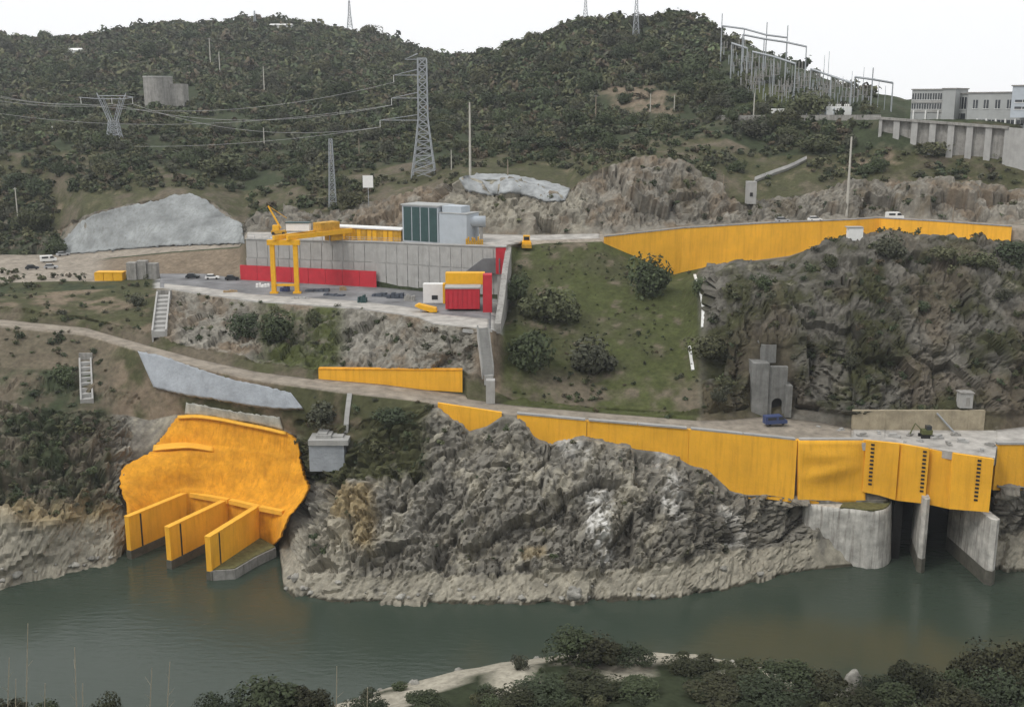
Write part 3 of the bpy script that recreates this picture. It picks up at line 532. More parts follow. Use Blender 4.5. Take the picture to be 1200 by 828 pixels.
# piers under the gates
def pier(pxf, Df, pxb, Db, ztop, th, label, nose=False):
    a, b_ = PD(pxf, Df, 0), PD(pxb, Db, 0); t_ = thing('gate_pier', (a.x, a.y, -4), label, 'pier', 'concrete piers below the gates')
    M, L_ = frame((a.x, a.y, 0), (b_.x, b_.y, 0))
    nose_p = [(0, 0), (0.9, -th / 2), (L_, -th / 2), (L_, th / 2), (0.9, th / 2)]
    MB(M).prism(nose_p, 3.2, ztop).build('pier_shaft', M_CONST, t_)
    MB(M).prism([(x * 1.0 - 0.12, y * 1.12) for x, y in nose_p], -4, 3.2).build('wet_foot', M_WET, t_)
    return t_
pier(1079, 223.2, 1070, 236, 16.8, 1.5, 'slim grey pier standing midway in the dark gate chamber mouth')
pier(1161, 216.8, 1113, 236.5, 14.6, 2.0, 'broad pale streaked pier under the last projecting gate panel')
bt = thing('concrete_abutment', P(1000, 640, 229), 'pale streaked concrete abutment with grassy ledge beside the dark chamber', 'abutment')
rows_ = []
edge = [(944, 230.2), (960, 229.2), (980, 228.0), (1000, 227.2), (1014, 226.2), (1026, 226.0), (1036, 227.0), (1043, 229.5), (1046, 234), (1047, 240)]
e2 = resample(edge, 34)
for k, (z_) in enumerate(np.linspace(-3, 13.4, 16)):
    r_ = []
    for i, (x_, d_) in enumerate(e2):
        p = PD(x_, d_ - 0.5 + 0.35 * math.sin(i * 1.7) * 0.3, z_); r_.append((p.x, p.y, z_))
    rows_.append(r_)
g_ = np.array(rows_); g_[..., 1] -= (fbm(g_.reshape(-1, 3) * np.array([.5, .5, .12]), 4, 201).reshape(g_.shape[:2])) * 0.5
solid_grid('abutment_face', g_[::-1], (0, 4.5, 0), M_CONST, bt)
M_GRT = mat('grassy_ledge', (0.13, 0.125, 0.05), 0.95, 0.4, 0.8, 0.6, 2)
tp = [PD(x_, d_ - 0.5, 13.4) for x_, d_ in e2[12:]] + [PD(1047, 242, 13.4), PD(1004, 242, 13.4)]
MB().prism([(p.x, p.y) for p in tp], 13.35, 13.7).build('grassy_ledge', M_GRT, bt)

# ------------------------------------------------------------------ yellow wall beside the road, upper yellow wall
o = thing('retaining_wall', P(373, 448, 256), 'low straight yellow wall along the inner side of the lower road', 'wall')
for a in range(4):
    xs = np.linspace(373 + a * 42.2, 373 + (a + 1) * 42.2 - 0.12, 4)
    strip_wall([(x, 256.2 - (x - 373) * 0.0195 , 433 + (x - 373) * 0.009, 449 + (x - 373) * 0.062) for x in xs], 1.4).build('wall_panel', M_YEL, o)
    strip_wall([(x, 256.1 - (x - 373) * 0.0195 , 431.6 + (x - 373) * 0.009, 432.95 + (x - 373) * 0.009) for x in xs], 1.7).build('coping', M_YELS, o)
o = thing('retaining_wall', PD(860, 320, 50), 'long yellow wall carrying the upper road above the cliff', 'wall')
xs = list(np.linspace(708, 1030, 30)) + list(np.linspace(1031, 1400, 30))
def upw(x): D = float(up_D(x)) - 0.3; return D
brk = [708, 800, 890, 960, 1030, 1110, 1186]
for a, b_ in zip(brk[:-1], brk[1:]):
    q = np.linspace(a, b_ - 0.08, 12)
    strip_wall([(x, upw(x), float(interp(UPY, x)) - 2.2, proj(0, upw(x), float(interp(foot, x)) - 2.0)[1]) for x in q], 1.2).build('wall_panel', M_YEL, o)
    strip_wall([(x, upw(x) - 0.12, float(interp(UPY, x)) - 3.4, float(interp(UPY, x)) - 2.25) for x in q], 1.1).build('coping', M_CONW, o)

# ------------------------------------------------------------------ outlet: sprayed headwall and three piers
ot = thing('outlet_structure', P(240, 640, 235), 'yellow sprayed concrete outlet with three long piers reaching into the river', 'outlet')
RW = [[(208, 488, 258.5), (230, 487, 256.4), (255, 490, 253.8), (285, 496, 250.8), (310, 501, 248.2), (335, 507, 245.6), (350, 517, 244)],
      [(190, 511, 256.5), (225, 513, 254.8), (255, 517, 252.4), (285, 521, 249.6), (310, 525, 247), (335, 529, 244.5), (352, 540, 242)],
      [(181, 524, 256), (222, 521, 254), (255, 524, 251.6), (285, 528, 249), (310, 532, 246.5), (335, 536, 244), (354, 548, 241.2)],
      [(179, 529, 252.5), (222, 527, 250.5), (255, 534, 249.8), (285, 540, 248.2), (310, 544, 245.8), (335, 548, 243), (356, 558, 239.6)],
      [(145, 547, 248), (190, 550, 247.8), (235, 553, 248.3), (275, 558, 247.2), (305, 562, 244.8), (335, 566, 241.6), (361, 572, 237)],
      [(142, 572, 242), (180, 570, 246), (225, 570, 247.4), (270, 576, 245.6), (302, 582, 242), (332, 586, 239.2), (351, 590, 233.2)],
      [(150, 600, 237), (185, 594, 244), (222, 582, 246), (268, 592, 242.5), (303, 599, 238), (322, 604, 236.5), (337, 608, 230)],
      [(153, 640, 234), (188, 635, 242), (222, 634, 245.5), (268, 640, 242), (303, 642, 237.5), (318, 640, 236), (327, 632, 227)]]
A = np.array([[tuple(P(*c)) for c in r] for r in RW])
def up_grid(a, n):                              # Catmull-Rom refinement on both axes
    def ax(a):
        p = np.concatenate([2 * a[:1] - a[1:2], a, 2 * a[-1:] - a[-2:-1]]); out = []
        for i in range(1, len(p) - 2):
            for k in range(n):
                t_ = k / n; out.append(0.5 * (2 * p[i] + (p[i + 1] - p[i - 1]) * t_ + (2 * p[i - 1] - 5 * p[i] + 4 * p[i + 1] - p[i + 2]) * t_ ** 2 + (3 * p[i] - p[i - 1] - 3 * p[i + 1] + p[i + 2]) * t_ ** 3))
        out.append(p[-2]); return np.array(out)
    return ax(ax(a).swapaxes(0, 1)).swapaxes(0, 1)
g_ = up_grid(A, 9); nv_ = fbm(g_.reshape(-1, 3) / 3.0, 4, 211).reshape(g_.shape[:2]); nv2 = ridged(g_.reshape(-1, 3) / 6.0, 3, 215).reshape(g_.shape[:2])
g_[..., 1] -= nv_ * 0.3 + nv2 * 0.15; g_[..., 2] += nv_ * 0.2
ed = rng.normal(0, 0.13, g_.shape); g_[:, 0] += ed[:, 0]; g_[:, -1] += ed[:, -1]; g_[0] += ed[0] * 0.6
solid_grid('headwall', g_, (0, 2.2, -0.6), M_YELS, ot)
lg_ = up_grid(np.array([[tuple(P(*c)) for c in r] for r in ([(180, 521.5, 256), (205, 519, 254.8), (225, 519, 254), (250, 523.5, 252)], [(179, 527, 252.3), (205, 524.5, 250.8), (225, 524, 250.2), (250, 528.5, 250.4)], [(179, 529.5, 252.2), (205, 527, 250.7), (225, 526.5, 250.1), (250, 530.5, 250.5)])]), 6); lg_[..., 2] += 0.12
solid_grid('ledge', lg_, (0, 1.5, -0.5), M_YELL, ot)  # lighter strip: the ledge highlight is put into its colour
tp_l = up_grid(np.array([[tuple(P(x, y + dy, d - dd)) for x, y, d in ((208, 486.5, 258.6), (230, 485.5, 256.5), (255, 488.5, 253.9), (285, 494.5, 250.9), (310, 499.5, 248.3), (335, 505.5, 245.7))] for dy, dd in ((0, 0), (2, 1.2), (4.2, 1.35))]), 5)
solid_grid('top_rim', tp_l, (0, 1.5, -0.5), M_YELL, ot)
def opier(f0, D0, f1, D1, zt):
    a, b_ = PD(f0, D0, 0), PD(f1, D1, 0); M, L_ = frame((a.x, a.y, 0), (b_.x, b_.y, 0)); p = MB(M).box((L_ / 2, 0, (zt + 2) / 2), (L_, 1.3, zt - 2)).build('pier', M_YEL, ot)
    MB(M).box((L_ / 2, 0, -0.5), (L_ + 0.25, 1.5, 4.98)).build('wet_foot', M_WET, p)
    MB(M).box((3.4, -0.66, (zt + 1.6) / 2), (0.45, 0.05, zt - 2.0)).build('gate_slot', M_DARK, p)
    MB(M).box((L_ / 2, 0, zt + 0.09), (L_ + 0.1, 1.45, 0.16)).build('cap', M_YELL, p)
    return p
opier(152, 231, 226, 248, 9.9); opier(199, 225.5, 270, 243.5, 9.6); opier(246, 219.5, 305, 238.5, 9.8)
for (x0, d0, x1, d1) in ((224, 246.4, 268, 242), (270, 241.8, 303, 237.6), (305, 237.4, 332, 234.5)):
    a, b_ = PD(x0, d0, 9.6), PD(x1, d1, 9.6); M, L_ = frame(a, b_); MB(M).box((L_ / 2, 0, 0), (L_, 1.2, 1.0)).build('crest_beam', M_YELL, ot)
ap = [PD(247.5, 219.2, 0), PD(276, 220.0, 0), PD(300, 226.5, 0), PD(324, 232, 0), PD(306, 237.5, 0)]
ap_o = MB().prism([(p.x, p.y) for p in ap], -4, 2.2).build('apron_block', M_CONW, ot)
MB().prism([(p.x * 1.0 + (0.6 if i in (1, 2, 3) else 1.0) * -0.4, p.y + 0.35) for i, p in enumerate(ap)], 2.203, 2.4).build('mossy_top', M_GRT, ap_o)
M_STR = mat('pale_chalky_concrete', (0.42, 0.42, 0.38), 0.9, 0.3, 0.5, 0.4, 2, 0.5, (0.2, 0.2, 0.15))
tag(ribbon('sprayed_lining', [(219, 472), (260, 480), (300, 486), (328, 489)], [(217, 486), (255, 489), (290, 495), (332, 504)], 46, 7, M_STR, 0.5, 0.2, 1), 'pale chalky concrete strip just above the yellow outlet headwall', 'lining')
tag(ribbon('sprayed_lining', [(163, 413), (195, 420), (230, 433), (275, 447), (318, 456), (342, 462)], [(182, 456), (215, 464), (255, 470), (295, 477), (335, 481), (356, 480)], 70, 16, M_SHOTB, 1.1, 0.1, 2), 'smooth bluish grey lining sloping below the bend of the lower road', 'lining')
tag(ribbon('sprayed_lining', [(75, 282), (92, 262), (115, 251), (150, 243), (190, 236), (205, 229), (226, 228), (245, 237), (262, 252), (284, 263)], [(69, 299), (100, 297), (140, 293), (180, 290), (215, 288), (250, 287), (287, 286)], 80, 22, M_SHOT, 0.6, 0.3, 3), 'broad domed grey sprayed concrete slope above the upper track', 'lining')
tag(ribbon('sprayed_lining', [(538, 210), (560, 204), (600, 206), (640, 213), (668, 222)], [(546, 224), (575, 230), (600, 226), (640, 237), (662, 236)], 50, 9, mat('whitish_sprayed_concrete', (0.31, 0.325, 0.33), 0.9, 0.4, 0.3, 0.6, 1.5, 0.4, (0.25, 0.24, 0.22)), 0.6, 0.3, 4), 'whitish sprayed concrete cap on the rock outcrop behind the plant', 'lining')

# ------------------------------------------------------------------ platform: back wall, red barrier, wing wall
bw = thing('concrete_back_wall', PD(440, float(wall_D(440)), 47), 'high grey panelled concrete wall behind the crane platform', 'wall')
def wl_pt(x, off): return PD(x, float(wall_D(x)) + off, 47.0)
MBc = MB(); ptsw = np.linspace(288, 592, 20)
vsw = []
strip_wall([(x, float(wall_D(x)), proj(0, float(wall_D(x)), float(interp(WALLT, x)) + 0.1)[1], proj(0, float(wall_D(x)), 46.0)[1]) for x in ptsw], 1.1, MBc).build('wall_core', M_CON, bw)
nb_ = 24
for r_ in range(2):
    for k in range(nb_):
        x0, x1 = 288.5 + 303 * k / nb_, 288.5 + 303 * (k + 1) / nb_ - 0.7
        zz = [float(interp(WALLT, x)) for x in (x0, x1)]; f0, f1 = (0.02, 0.55) if r_ == 0 else (0.57, 0.97)
        strip_wall([(x, float(wall_D(x)) - 0.14 - 0.04 * rng.random(), proj(0, float(wall_D(x)), 47 + (z_ - 47) * f1)[1], proj(0, float(wall_D(x)), 47 + (z_ - 47) * f0)[1]) for x, z_ in zip((x0, x1), zz)], 0.13).build('wall_panel', M_CON, bw)
strip_wall([(x, float(wall_D(x)) - 0.3, proj(0, float(wall_D(x)), float(interp(WALLT, x)) + 0.45)[1], proj(0, float(wall_D(x)), float(interp(WALLT, x)) + 0.12)[1]) for x in ptsw], 1.6).build('coping', M_CON, bw)
rb = thing('red_barrier', PD(360, float(wall_D(360)) - 2, 47), 'long red hoarding at the foot of the concrete back wall', 'barrier')
for k in range(8):
    x0, x1 = 281 + 20 * k, 281 + 20 * (k + 1) - 0.35
    strip_wall([(x, dof(327.5 + (x - 288) * 0.0562, 47.0) - 1.6, 310.5 + (x - 281) * 0.047, proj(0, dof(327.5 + (x - 288) * 0.0562, 47.0) - 1.6, 47.05)[1]) for x in (x0, x1)], 0.5).build('hoarding_panel', M_RED, rb)
ww = thing('wing_wall', PD(590, 290, 47), 'sloping grey concrete wing wall between the platform and the green slope', 'wall')
a0, a1 = PD(593, 301, 47), PD(579.5, 260, 47)
mb = MB(); vv = []
for q, zt in ((a0, 61.4), (a0.lerp(a1, 0.35), 57.5), (a0.lerp(a1, 0.7), 51.5), (a1, 48.0)):
    vv += [(q.x, q.y, zt), (q.x, q.y, 45.5), (q.x + 1.5, q.y, 45.5), (q.x + 1.5, q.y, zt)]
fs = [];
for i in range(3):
    for j in range(4): fs.append((i * 4 + j, i * 4 + 4 + j, i * 4 + 4 + (j + 1) % 4, i * 4 + (j + 1) % 4))
fs += [(0, 1, 2, 3), (15, 14, 13, 12)]; mb.add(vv, fs).build('wall_body', M_CONW, ww)
mb = MB(); strip_wall([(191, 0, 0, 0)] * 0 + [(x, dof(y, 47.0) - 0.15, y - 0.2, y + 7) for x, y in ((192, 337.5), (250, 346), (300, 353), (360, 357), (420, 361), (490, 371), (508, 379), (540, 382), (577, 386))], 0.6, mb)
tag(mb.build('platform_kerb', M_CON), 'pale concrete edge beam along the front of the crane platform', 'edge beam')
strip = MB(); strip_wall([(545, float(wall_D(545)) - 2.5, 319, 321.5), (566, float(wall_D(566)) - 2.5, 303.5, 321), (586, float(wall_D(586)) - 2.5, 302.5, 320)], 1.2, strip)
tag(strip.build('ramp_cover', M_ASPH), 'dark slanting ramp cover leaning against the concrete back wall', 'ramp')
mb = MB(); pixbox(mb, 581, 593, 290, 321, 298.5, 2.6); rt = thing('red_tower', P(587, 321, 298.5), 'narrow red tower at the end of the concrete back wall', 'tower')
mb.build('tower_body', M_RED, rt); pixbox(MB(), 580.4, 593.6, 288.6, 289.9, 298.3, 3.0).build('roof_cap', M_CON, rt); pixbox(MB(), 583, 591, 321.1, 352, 298.8, 2.2).build('plinth', M_CON, rt)
# mixing plant on the platform
D0 = dof(366, 47.0)
pl = thing('mixing_plant', P(545, 366, D0), 'red and yellow mixing plant at the front corner of the platform', 'plant')
pixbox(MB(), 522, 562, 338.5, 362, D0 + 1, 5).build('red_bin', M_RED, pl); pixbox(MB(), 521, 563, 336.8, 338.4, D0 + 0.8, 5.4).build('bin_rim', M_CON, pl)
for k in range(7): pixbox(MB(), 524 + k * 5.6, 525 + k * 5.6, 339, 361.5, D0 + 0.85, 0.14).build('bin_rib', M_RED, pl)
pixbox(MB(), 566, 576.5, 322, 368, D0 - 0.4, 3.2).build('red_column', M_RED, pl); pixbox(MB(), 522, 568, 320, 333.5, D0 + 6.5, 3).build('yellow_hopper', M_YELP, pl)
for x in (524, 540, 556): pixbox(MB(), x, x + 1.6, 333.5, 361, D0 + 7, 0.5).build('hopper_leg', M_YELP, pl)
D1 = dof(356, 47.0)
wc = thing('site_container', P(508, 356, D1), 'white site container with yellow corner posts beside the red bin', 'container')
pixbox(MB(), 496, 519, 333, 355, D1, 3).build('container_body', M_WHITE, wc); pixbox(MB(), 519, 521.5, 333, 357, D1 - .1, 3).build('corner_post', M_YELP, wc); pixbox(MB(), 506, 513, 346, 351, D1 - 0.06, 0.1).build('window', M_GLASS, wc)
D2 = dof(367, 47.0); mb = MB(); pixbox(mb, 487, 512, 358, 366, D2, 2.5)
sk = thing('loading_skip', P(500, 367, D2), 'yellow loading skip in front of the white site container', 'skip')
a = P(486, 366, D2); M, _ = frame(a, a + Vector((1, 0, 0))); L_ = 26 * mpp(a)
MB(M).profile([(0, 1.6), (0.9, 2.1), (L_ - 0.2, 1.0), (L_, 0.1), (L_ - 1.6, 0.0), (1.5, 0.9)], 0, 2.6).build('skip_body', M_YELP, sk)
for x in (1.6, L_ - 1.0): MB(M).box((x, 0.4, 0.35), (0.25, 0.25, 0.9)).build('support', M_GALV, sk)
# gantry crane
gb = PZ(334, 344, 47); gc = thing('gantry_crane', gb, 'yellow gantry crane spanning from the platform to the wall top', 'crane')
Dg = gb.y; zt = 61.6; xl, xr = xof(320.5, Dg, 52), xof(347.5, Dg, 52)
for x in (xl, xr):
    lg = MB().box((x, Dg, 54.2), (1.25, 1.1, 13.4)).build('leg', M_YELP, gc); MB().box((x, Dg, 47.3), (2.2, 1.5, 0.6)).build('foot', M_YELP, lg)
MB().box(((xl + xr) / 2, Dg, 61.6), (xr - xl + 2.6, 1.5, 1.4)).build('end_beam', M_YELP, gc); MB().box(((xl + xr) / 2, Dg, 49.5), (xr - xl - 1.3, 0.6, 0.6)).build('tie_beam', M_YELP, gc)
e = PD(398, float(wall_D(398)) + 1, 61.3)
for dx in (-0.2, 1.0):
    a = Vector((xl + (xr - xl) * (0.25 + 0.6 * max(0, dx)), Dg, 63.0)); b_ = Vector((e.x - 3 + 5.5 * max(0, dx), e.y, 63.0)); M, L_ = frame(a, b_)
    MB(M).box((L_ / 2, 0, 0), (L_ + 3, 0.9, 1.3)).build('girder', M_YELP, gc)
c1 = Vector((xof(383, float(wall_D(383)) - 4, 62), float(wall_D(383)) - 4, 62)); M, _ = frame((c1.x, c1.y, 62), (e.x, e.y, 62))
hk = MB(M).box((0, 0, 2.7), (7.2, 3.4, 2.6)).build('hoist_house', M_YELD, gc); MB(M).box((2.6, 0, 0.2), (4.4, 3.0, 3.4)).build('machine_frame', M_YELD, hk)
for x in (-2.6, 0.2, 3): MB(M).tube([(x, -1, 1.3), (x, -1, -2.6)], 0.12).build('hoist_rope', M_GALV, hk)
cb = PD(350, Dg + 7, 63.6); MB().box((cb.x, cb.y, 65.3), (6.6, 2.6, 2.2)).build('control_cabin', M_WHITE, gc); MB().box((cb.x, cb.y, 66.5), (7, 3, 0.25)).build('cabin_roof', M_TEAL, gc)
# small jib on the yard, sheds, building
jb = hit(327, 275); jb.z = gz(jb.x, jb.y); jc = thing('jib_crane', jb, 'small yellow jib crane raised beyond the gantry crane', 'crane')
M = Matrix.Translation(jb); MB(M).box((0, 0, 0.9), (4.5, 2.2, 1.0)).build('chassis', M_YELD, jc); MB(M).box((-0.8, 0, 2.2), (2.0, 1.8, 1.6)).build('cab', M_YELP, jc); MB(M).tube([(0.6, 0, 2.0), (-3.0, 0, 9.0)], 0.35, 0.25).build('boom', M_YELP, jc); MB(M).tube([(-3.0, 0, 9.0), (2.6, 0, 5.2)], 0.12).build('stay', M_YELD, jc)
for x in (-1.6, 1.6): MB(M).tube([(x, -1.2, 0.5), (x, 1.2, 0.5)], 0.5, n=10).build('wheel', M_TYRE, jc)
def yard(x, dd): return PD(x, float(wall_D(x)) + dd, float(interp(WALLT, x)) + 0.1)
ys = thing('yard_shed', yard(428, 6), 'low yellow panelled shed with white roof on the wall top', 'shed')
a, b_ = yard(386, 5), yard(470, 5); M, L_ = frame(a, b_); MB(M).box((L_ / 2, 2, 1.9), (L_, 4, 3.8)).build('shed_wall', M_YELD, ys); MB(M).box((L_ / 2, 2, 4.0), (L_ + 0.8, 5, 0.4)).build('shed_roof', M_WHITE, ys)
for k in range(13): MB(M).box((0.9 + k * (L_ - 1.2) / 13 + 0.5, -0.08, 1.9), ((L_ - 1.2) / 13 - 0.5, 0.14, 3.2)).build('shed_panel', M_YELP if k % 3 else M_YELD, ys)
bd = thing('plant_building', yard(500, 6), 'dark green glazed hall on the yard above the concrete wall', 'building')
a, b_ = yard(472, 5), yard(514, 5); M, L_ = frame(a, b_); hb = 10.6
MB(M).box((L_ / 2, 4, hb / 2), (L_, 8, hb)).build('wall', M_BLUEG, bd); MB(M).box((L_ / 2, 4, hb + 0.2), (L_ + 0.6, 8.6, 0.4)).build('roof', M_BUILD, bd)
for k in range(4): MB(M).box((0.35 + (k + 0.5) * (L_ - 0.6) / 4, -0.06, hb / 2 + 0.1), ((L_ - 0.6) / 4 - 0.42, 0.16, hb - 0.9)).build('glazed_panel', M_TEAL, bd)
bg2 = thing('grey_block', yard(530, 6), 'windowless pale blue grey block beside the dark green hall', 'building')
a, b_ = yard(515, 4.5), yard(547, 4.5); M, L_ = frame(a, b_); MB(M).box((L_ / 2, 3.5, 4.3), (L_, 7, 8.6)).build('wall', M_BLUEG, bg2); MB(M).box((L_ * 0.36, 4, 9.6), (L_ * 0.7, 5, 2.0)).build('upper_wall', M_BLUEG, bg2); MB(M).box((L_ / 2, 3.5, 8.72), (L_ + 0.3, 7.3, 0.2)).build('roof', M_BUILD, bg2)
a = yard(556, 9); ct = thing('storage_tank', a, 'pale horizontal storage tank on saddles behind the red tower', 'tank'); MB().tube([a + Vector((-3.2, 0, 6.0)), a + Vector((-2.9, 0, 6.0)), a + Vector((3.2, 0, 6.0))], 1.6, n=20).build('tank_shell', M_BLUEG, ct, True)
for dx in (-2, 2): MB().box(a + Vector((dx, 0, 2.2)), (0.8, 2.4, 4.5)).build('saddle', M_CONW, ct)
a = yard(556, 3); pt_ = thing('pipe_stack', a, 'stack of ochre timber beams beside the grey block', 'timber')
for k in range(9): MB().box(a + Vector((-2.2 + k * 0.55, 0, 0.9 + 0.3 * math.sin(k * 2.3))), (0.45, 1.6, 1.8 + 0.6 * math.sin(k * 2.3))).build('beam', M_YELD, pt_)
a = hit(617, 290); dgm = thing('yellow_loader', a, 'yellow loader standing where the wing wall meets the upper road', 'loader'); M = Matrix.Translation((a.x, a.y, gz(a.x, a.y)))
MB(M).box((0, 0, 1.2), (2.6, 4.2, 1.2)).build('body', M_YELP, dgm); MB(M).box((0, 0.3, 2.6), (1.9, 1.9, 1.7)).build('cab', M_YELP, dgm); MB(M).box((0, -0.7, 2.7), (1.5, 0.1, 1.0)).build('windscreen', M_GLASS, dgm); MB(M).box((0, -2.7, 0.7), (2.8, 0.9, 1.0)).build('bucket', M_YELD, dgm)
for x in (-1.2, 1.2):
    for y in (-1.3, 1.4): MB(M).tube([(x - 0.25, y, 0.65), (x + 0.25, y, 0.65)], 0.65, n=12).build('wheel', M_TYRE, dgm)

rl = thing('guard_rail', yard(440, 0.4), 'thin steel guard rail along the top of the concrete back wall', 'railing')
rp = [yard(x, 0.1) + Vector((0, 0, .4)) for x in np.linspace(290, 470, 22)]
for a in rp: MB().box(a + Vector((0, 0, .55)), (.09, .09, 1.1)).build('post', M_GALV, rl)
for z_ in (.55, 1.08): MB().tube([a + Vector((0, 0, z_)) for a in rp], .045, n=4).build('rail', M_GALV, rl)
M_TARP = mat('blue_grey_tarpaulin', (0.06, 0.07, 0.09), 0.7, 0.25, 0.8, 0.3, 2); M_PAL = mat('raw_timber', (0.35, 0.25, 0.14), 0.9, 0.25, 1.5, 0.1)
for x, y, L_, W_, hh_, m_, lb in ((372, 341, 7, 3, .7, M_TARP, 'dark tarpaulin covered stack beside the gantry leg'), (392, 346, 6, 2.5, .5, M_TARP, 'flat dark tarpaulin stack on the open platform'), (308, 336, 4, 2, 1.0, M_WHITE, 'white bagged material stacked left of the gantry legs'), (402, 340, 2, 1.4, 1.2, M_PAL, 'timber pallet stack near the red hoarding'), (447, 347, 5, 2.4, .9, M_TARP, 'dark material heap past the end of the red hoarding'), (466, 349, 6, 2.2, 1.3, M_TARP, 'tall dark material heap along the concrete back wall'), (334, 341, 2.6, 1.6, 1.5, M_BLUE, 'blue tool chest between the gantry legs'), (425, 354, 2.2, 2.0, 1.9, M_TEAL, 'dark green cabinet at the platform edge'), (480, 352, 3, 2, 1.6, M_RUBB, 'grey aggregate heap beside the white site container'), (352, 350, 5, .8, .5, M_CON, 'pale kerb blocks lying near the platform front'), (270, 342, 4, 1.2, .6, M_PAL, 'low timber stack on the platform front')):
    a = onp = PZ(x, y, 47.13); M = Matrix.Translation(a) @ Matrix.Rotation(random.uniform(-.3, .3), 4, 'Z'); mb = MB(M)
    for k in range(5):
        u = -L_ / 2 + (k + .5) * L_ / 5; h1 = hh_ * random.uniform(.6, 1.15); mb.box((u, random.uniform(-.15, .15), h1 / 2), (L_ / 5 * .97, W_ * random.uniform(.75, 1), h1), random.uniform(-.08, .08), .82)
    tag(mb.build('material_stack', m_), lb, 'stack')
# ------------------------------------------------------------------ stairs and stepped channels
def stepped(name, a, b_, wid, n, label, cat, m=M_CON, side=0.7, lift=0.3):
    a = Vector(a); b_ = Vector(b_); t_ = thing(name, b_, label, cat)
    d = Vector((b_.x - a.x, b_.y - a.y, 0)); L_ = d.length; M = Matrix.Translation((a.x, a.y, 0)) @ Matrix.Rotation(math.atan2(d.y, d.x), 4, 'Z'); dz = (a.z - b_.z) / n
    for k in range(n): MB(M).box((L_ * (k + 0.5) / n, 0, a.z - dz * (k + 0.5) + lift - 0.6), (L_ / n - 0.04, wid, 1.6)).build('step', m, t_)
    for s_ in (-1, 1):
        mb = MB(M); y0, y1 = s_ * (wid / 2 + 0.03), s_ * (wid / 2 + 0.45); zz = [(0, a.z + lift + side), (L_, b_.z + lift + side), (L_, b_.z - 1.2), (0, a.z - 1.2)]
        mb.profile(zz, min(y0, y1), max(y0, y1)).build('side_wall', m, t_)
    return t_
t_ = stepped('stepped_channel', hit(100, 423), hit(102, 472), 2.2, 8, 'narrow stepped concrete channel on the slope below the left track bend', 'channel', M_CON)
a = hit(100, 423); MB().box(a + Vector((0, 0.6, 0.9)), (3.4, 0.5, 2.2)).build('head_wall', M_CONW, t_)
t_ = stepped('stepped_channel', hit(192, 350), hit(187, 396), 2.9, 9, 'wide stepped concrete channel dropping from the platform end to the road', 'channel', M_CON, 0.9, 1.3)
a = hit(192, 350); MB().box(a + Vector((0, 0.8, 1.0)), (4.2, 0.6, 2.8)).build('head_wall', M_CONW, t_)
a = PD(566, dof(388, 47.0), 47); b_ = Vector(hit(572, 440)); st = stepped('stair', (a.x, a.y - 0.6, 47.4), (b_.x, b_.y - 1.0, b_.z + 0.8), 2.4, 14, 'steep concrete stair from the platform corner down to the lower road', 'stair', M_CON, 0.6, 0.7)
for (x0, x1, y0, y1) in ((567.5, 578, 440, 450), (569.5, 580, 446, 472)):
    q = hit((x0 + x1) / 2, y1); pixbox(MB(), x0, x1, y0, y1 + 1, q.y - 1.2, 2.4).build('landing_block', M_CON, st)
def chute(px_pts, wdt, label, m=M_CON, n=14, hgt=0.5):
    q = resample(px_pts, n); ps_ = [Vector(hit(*c)) for c in q]; t_ = thing('drain_chute', ps_[-1], label, 'drain')
    for k in range(n - 1):
        a, b_ = ps_[k], ps_[k + 1]; d = b_ - a; s_ = Vector((d.y, -d.x, 0)); s_ = (s_.normalized() if s_.length > 1e-3 else Vector((1, 0, 0))) * wdt / 2
        nrm_ = Vector((0, -0.5, 0.8)) * hgt; s_ = Vector((wdt / 2, 0, 0))
        vs_ = [a - s_ - nrm_, a + s_ - nrm_, a + s_ + nrm_, a - s_ + nrm_]; vs_ += [p + d * 0.97 for p in vs_]
        MB().add(vs_, [(0, 1, 2, 3), (7, 6, 5, 4), (0, 4, 5, 1), (1, 5, 6, 2), (2, 6, 7, 3), (3, 7, 4, 0)]).build('chute_segment', m, t_)
chute([(814, 322), (822, 345), (824, 360), (823, 384)], 0.7, 'pale drain chute winding down between green slope and rock', M_WHITE, 8, 0.3)
chute([(808, 406), (812, 434)], 0.7, 'short pale drain chute beside the dark bush on the slope', M_WHITE, 4, 0.3)
chute([(410, 462), (407, 485), (405, 508)], 1.1, 'grey concrete drain chute on the grass above the concrete block', M_CON, 6)

# ------------------------------------------------------------------ block on the cliff, tunnel portal, deck things
q = hit(388, 548); q = Vector((q.x, q.y, q.z)); cbk = thing('concrete_block', q, 'grey concrete valve block perched on the cliff beside the outlet', 'block')
Dc = q.y - 1
pixbox(MB(), 363, 404, 522, 552, Dc, 7).build('block_body', M_SHOTB, cbk)
for (x0, x1, y0, y1, dd) in ((361, 408, 516, 522, -0.4), (370, 388, 510, 516, 1.0), (389, 402, 511, 516, 1.6), (372, 383, 507.5, 510, 1.4)): pixbox(MB(), x0, x1, y0, y1 - 0.1, Dc + dd, 6).build('top_slab', M_CON, cbk)
Dp = 249.0; tp_ = thing('tunnel_portal', P(903, 480, Dp), 'grey concrete tunnel portal at the foot of the right rock face', 'portal')
pixbox(MB(), 880, 899, 426, 489, Dp - 0.5, 9).build('buttress', M_CONP, tp_); pixbox(MB(), 892, 909, 404, 425, Dp + 3, 7).build('upper_block', M_CONP, tp_)
pixbox(MB(), 920, 927, 452, 489, Dp - 1.5, 9).build('wing', M_CONP, tp_)
a = P(899.3, 489, Dp); M, _ = frame(a, a + Vector((1, 0, 0))); wd = 21 * mpp(a); hh = 61 * mpp(a); rr_ = wd * 0.31; cx = wd * 0.5
arch = [(cx + rr_ * math.cos(t_), 3.4 + rr_ * math.sin(t_)) for t_ in np.linspace(0, math.pi, 11)]
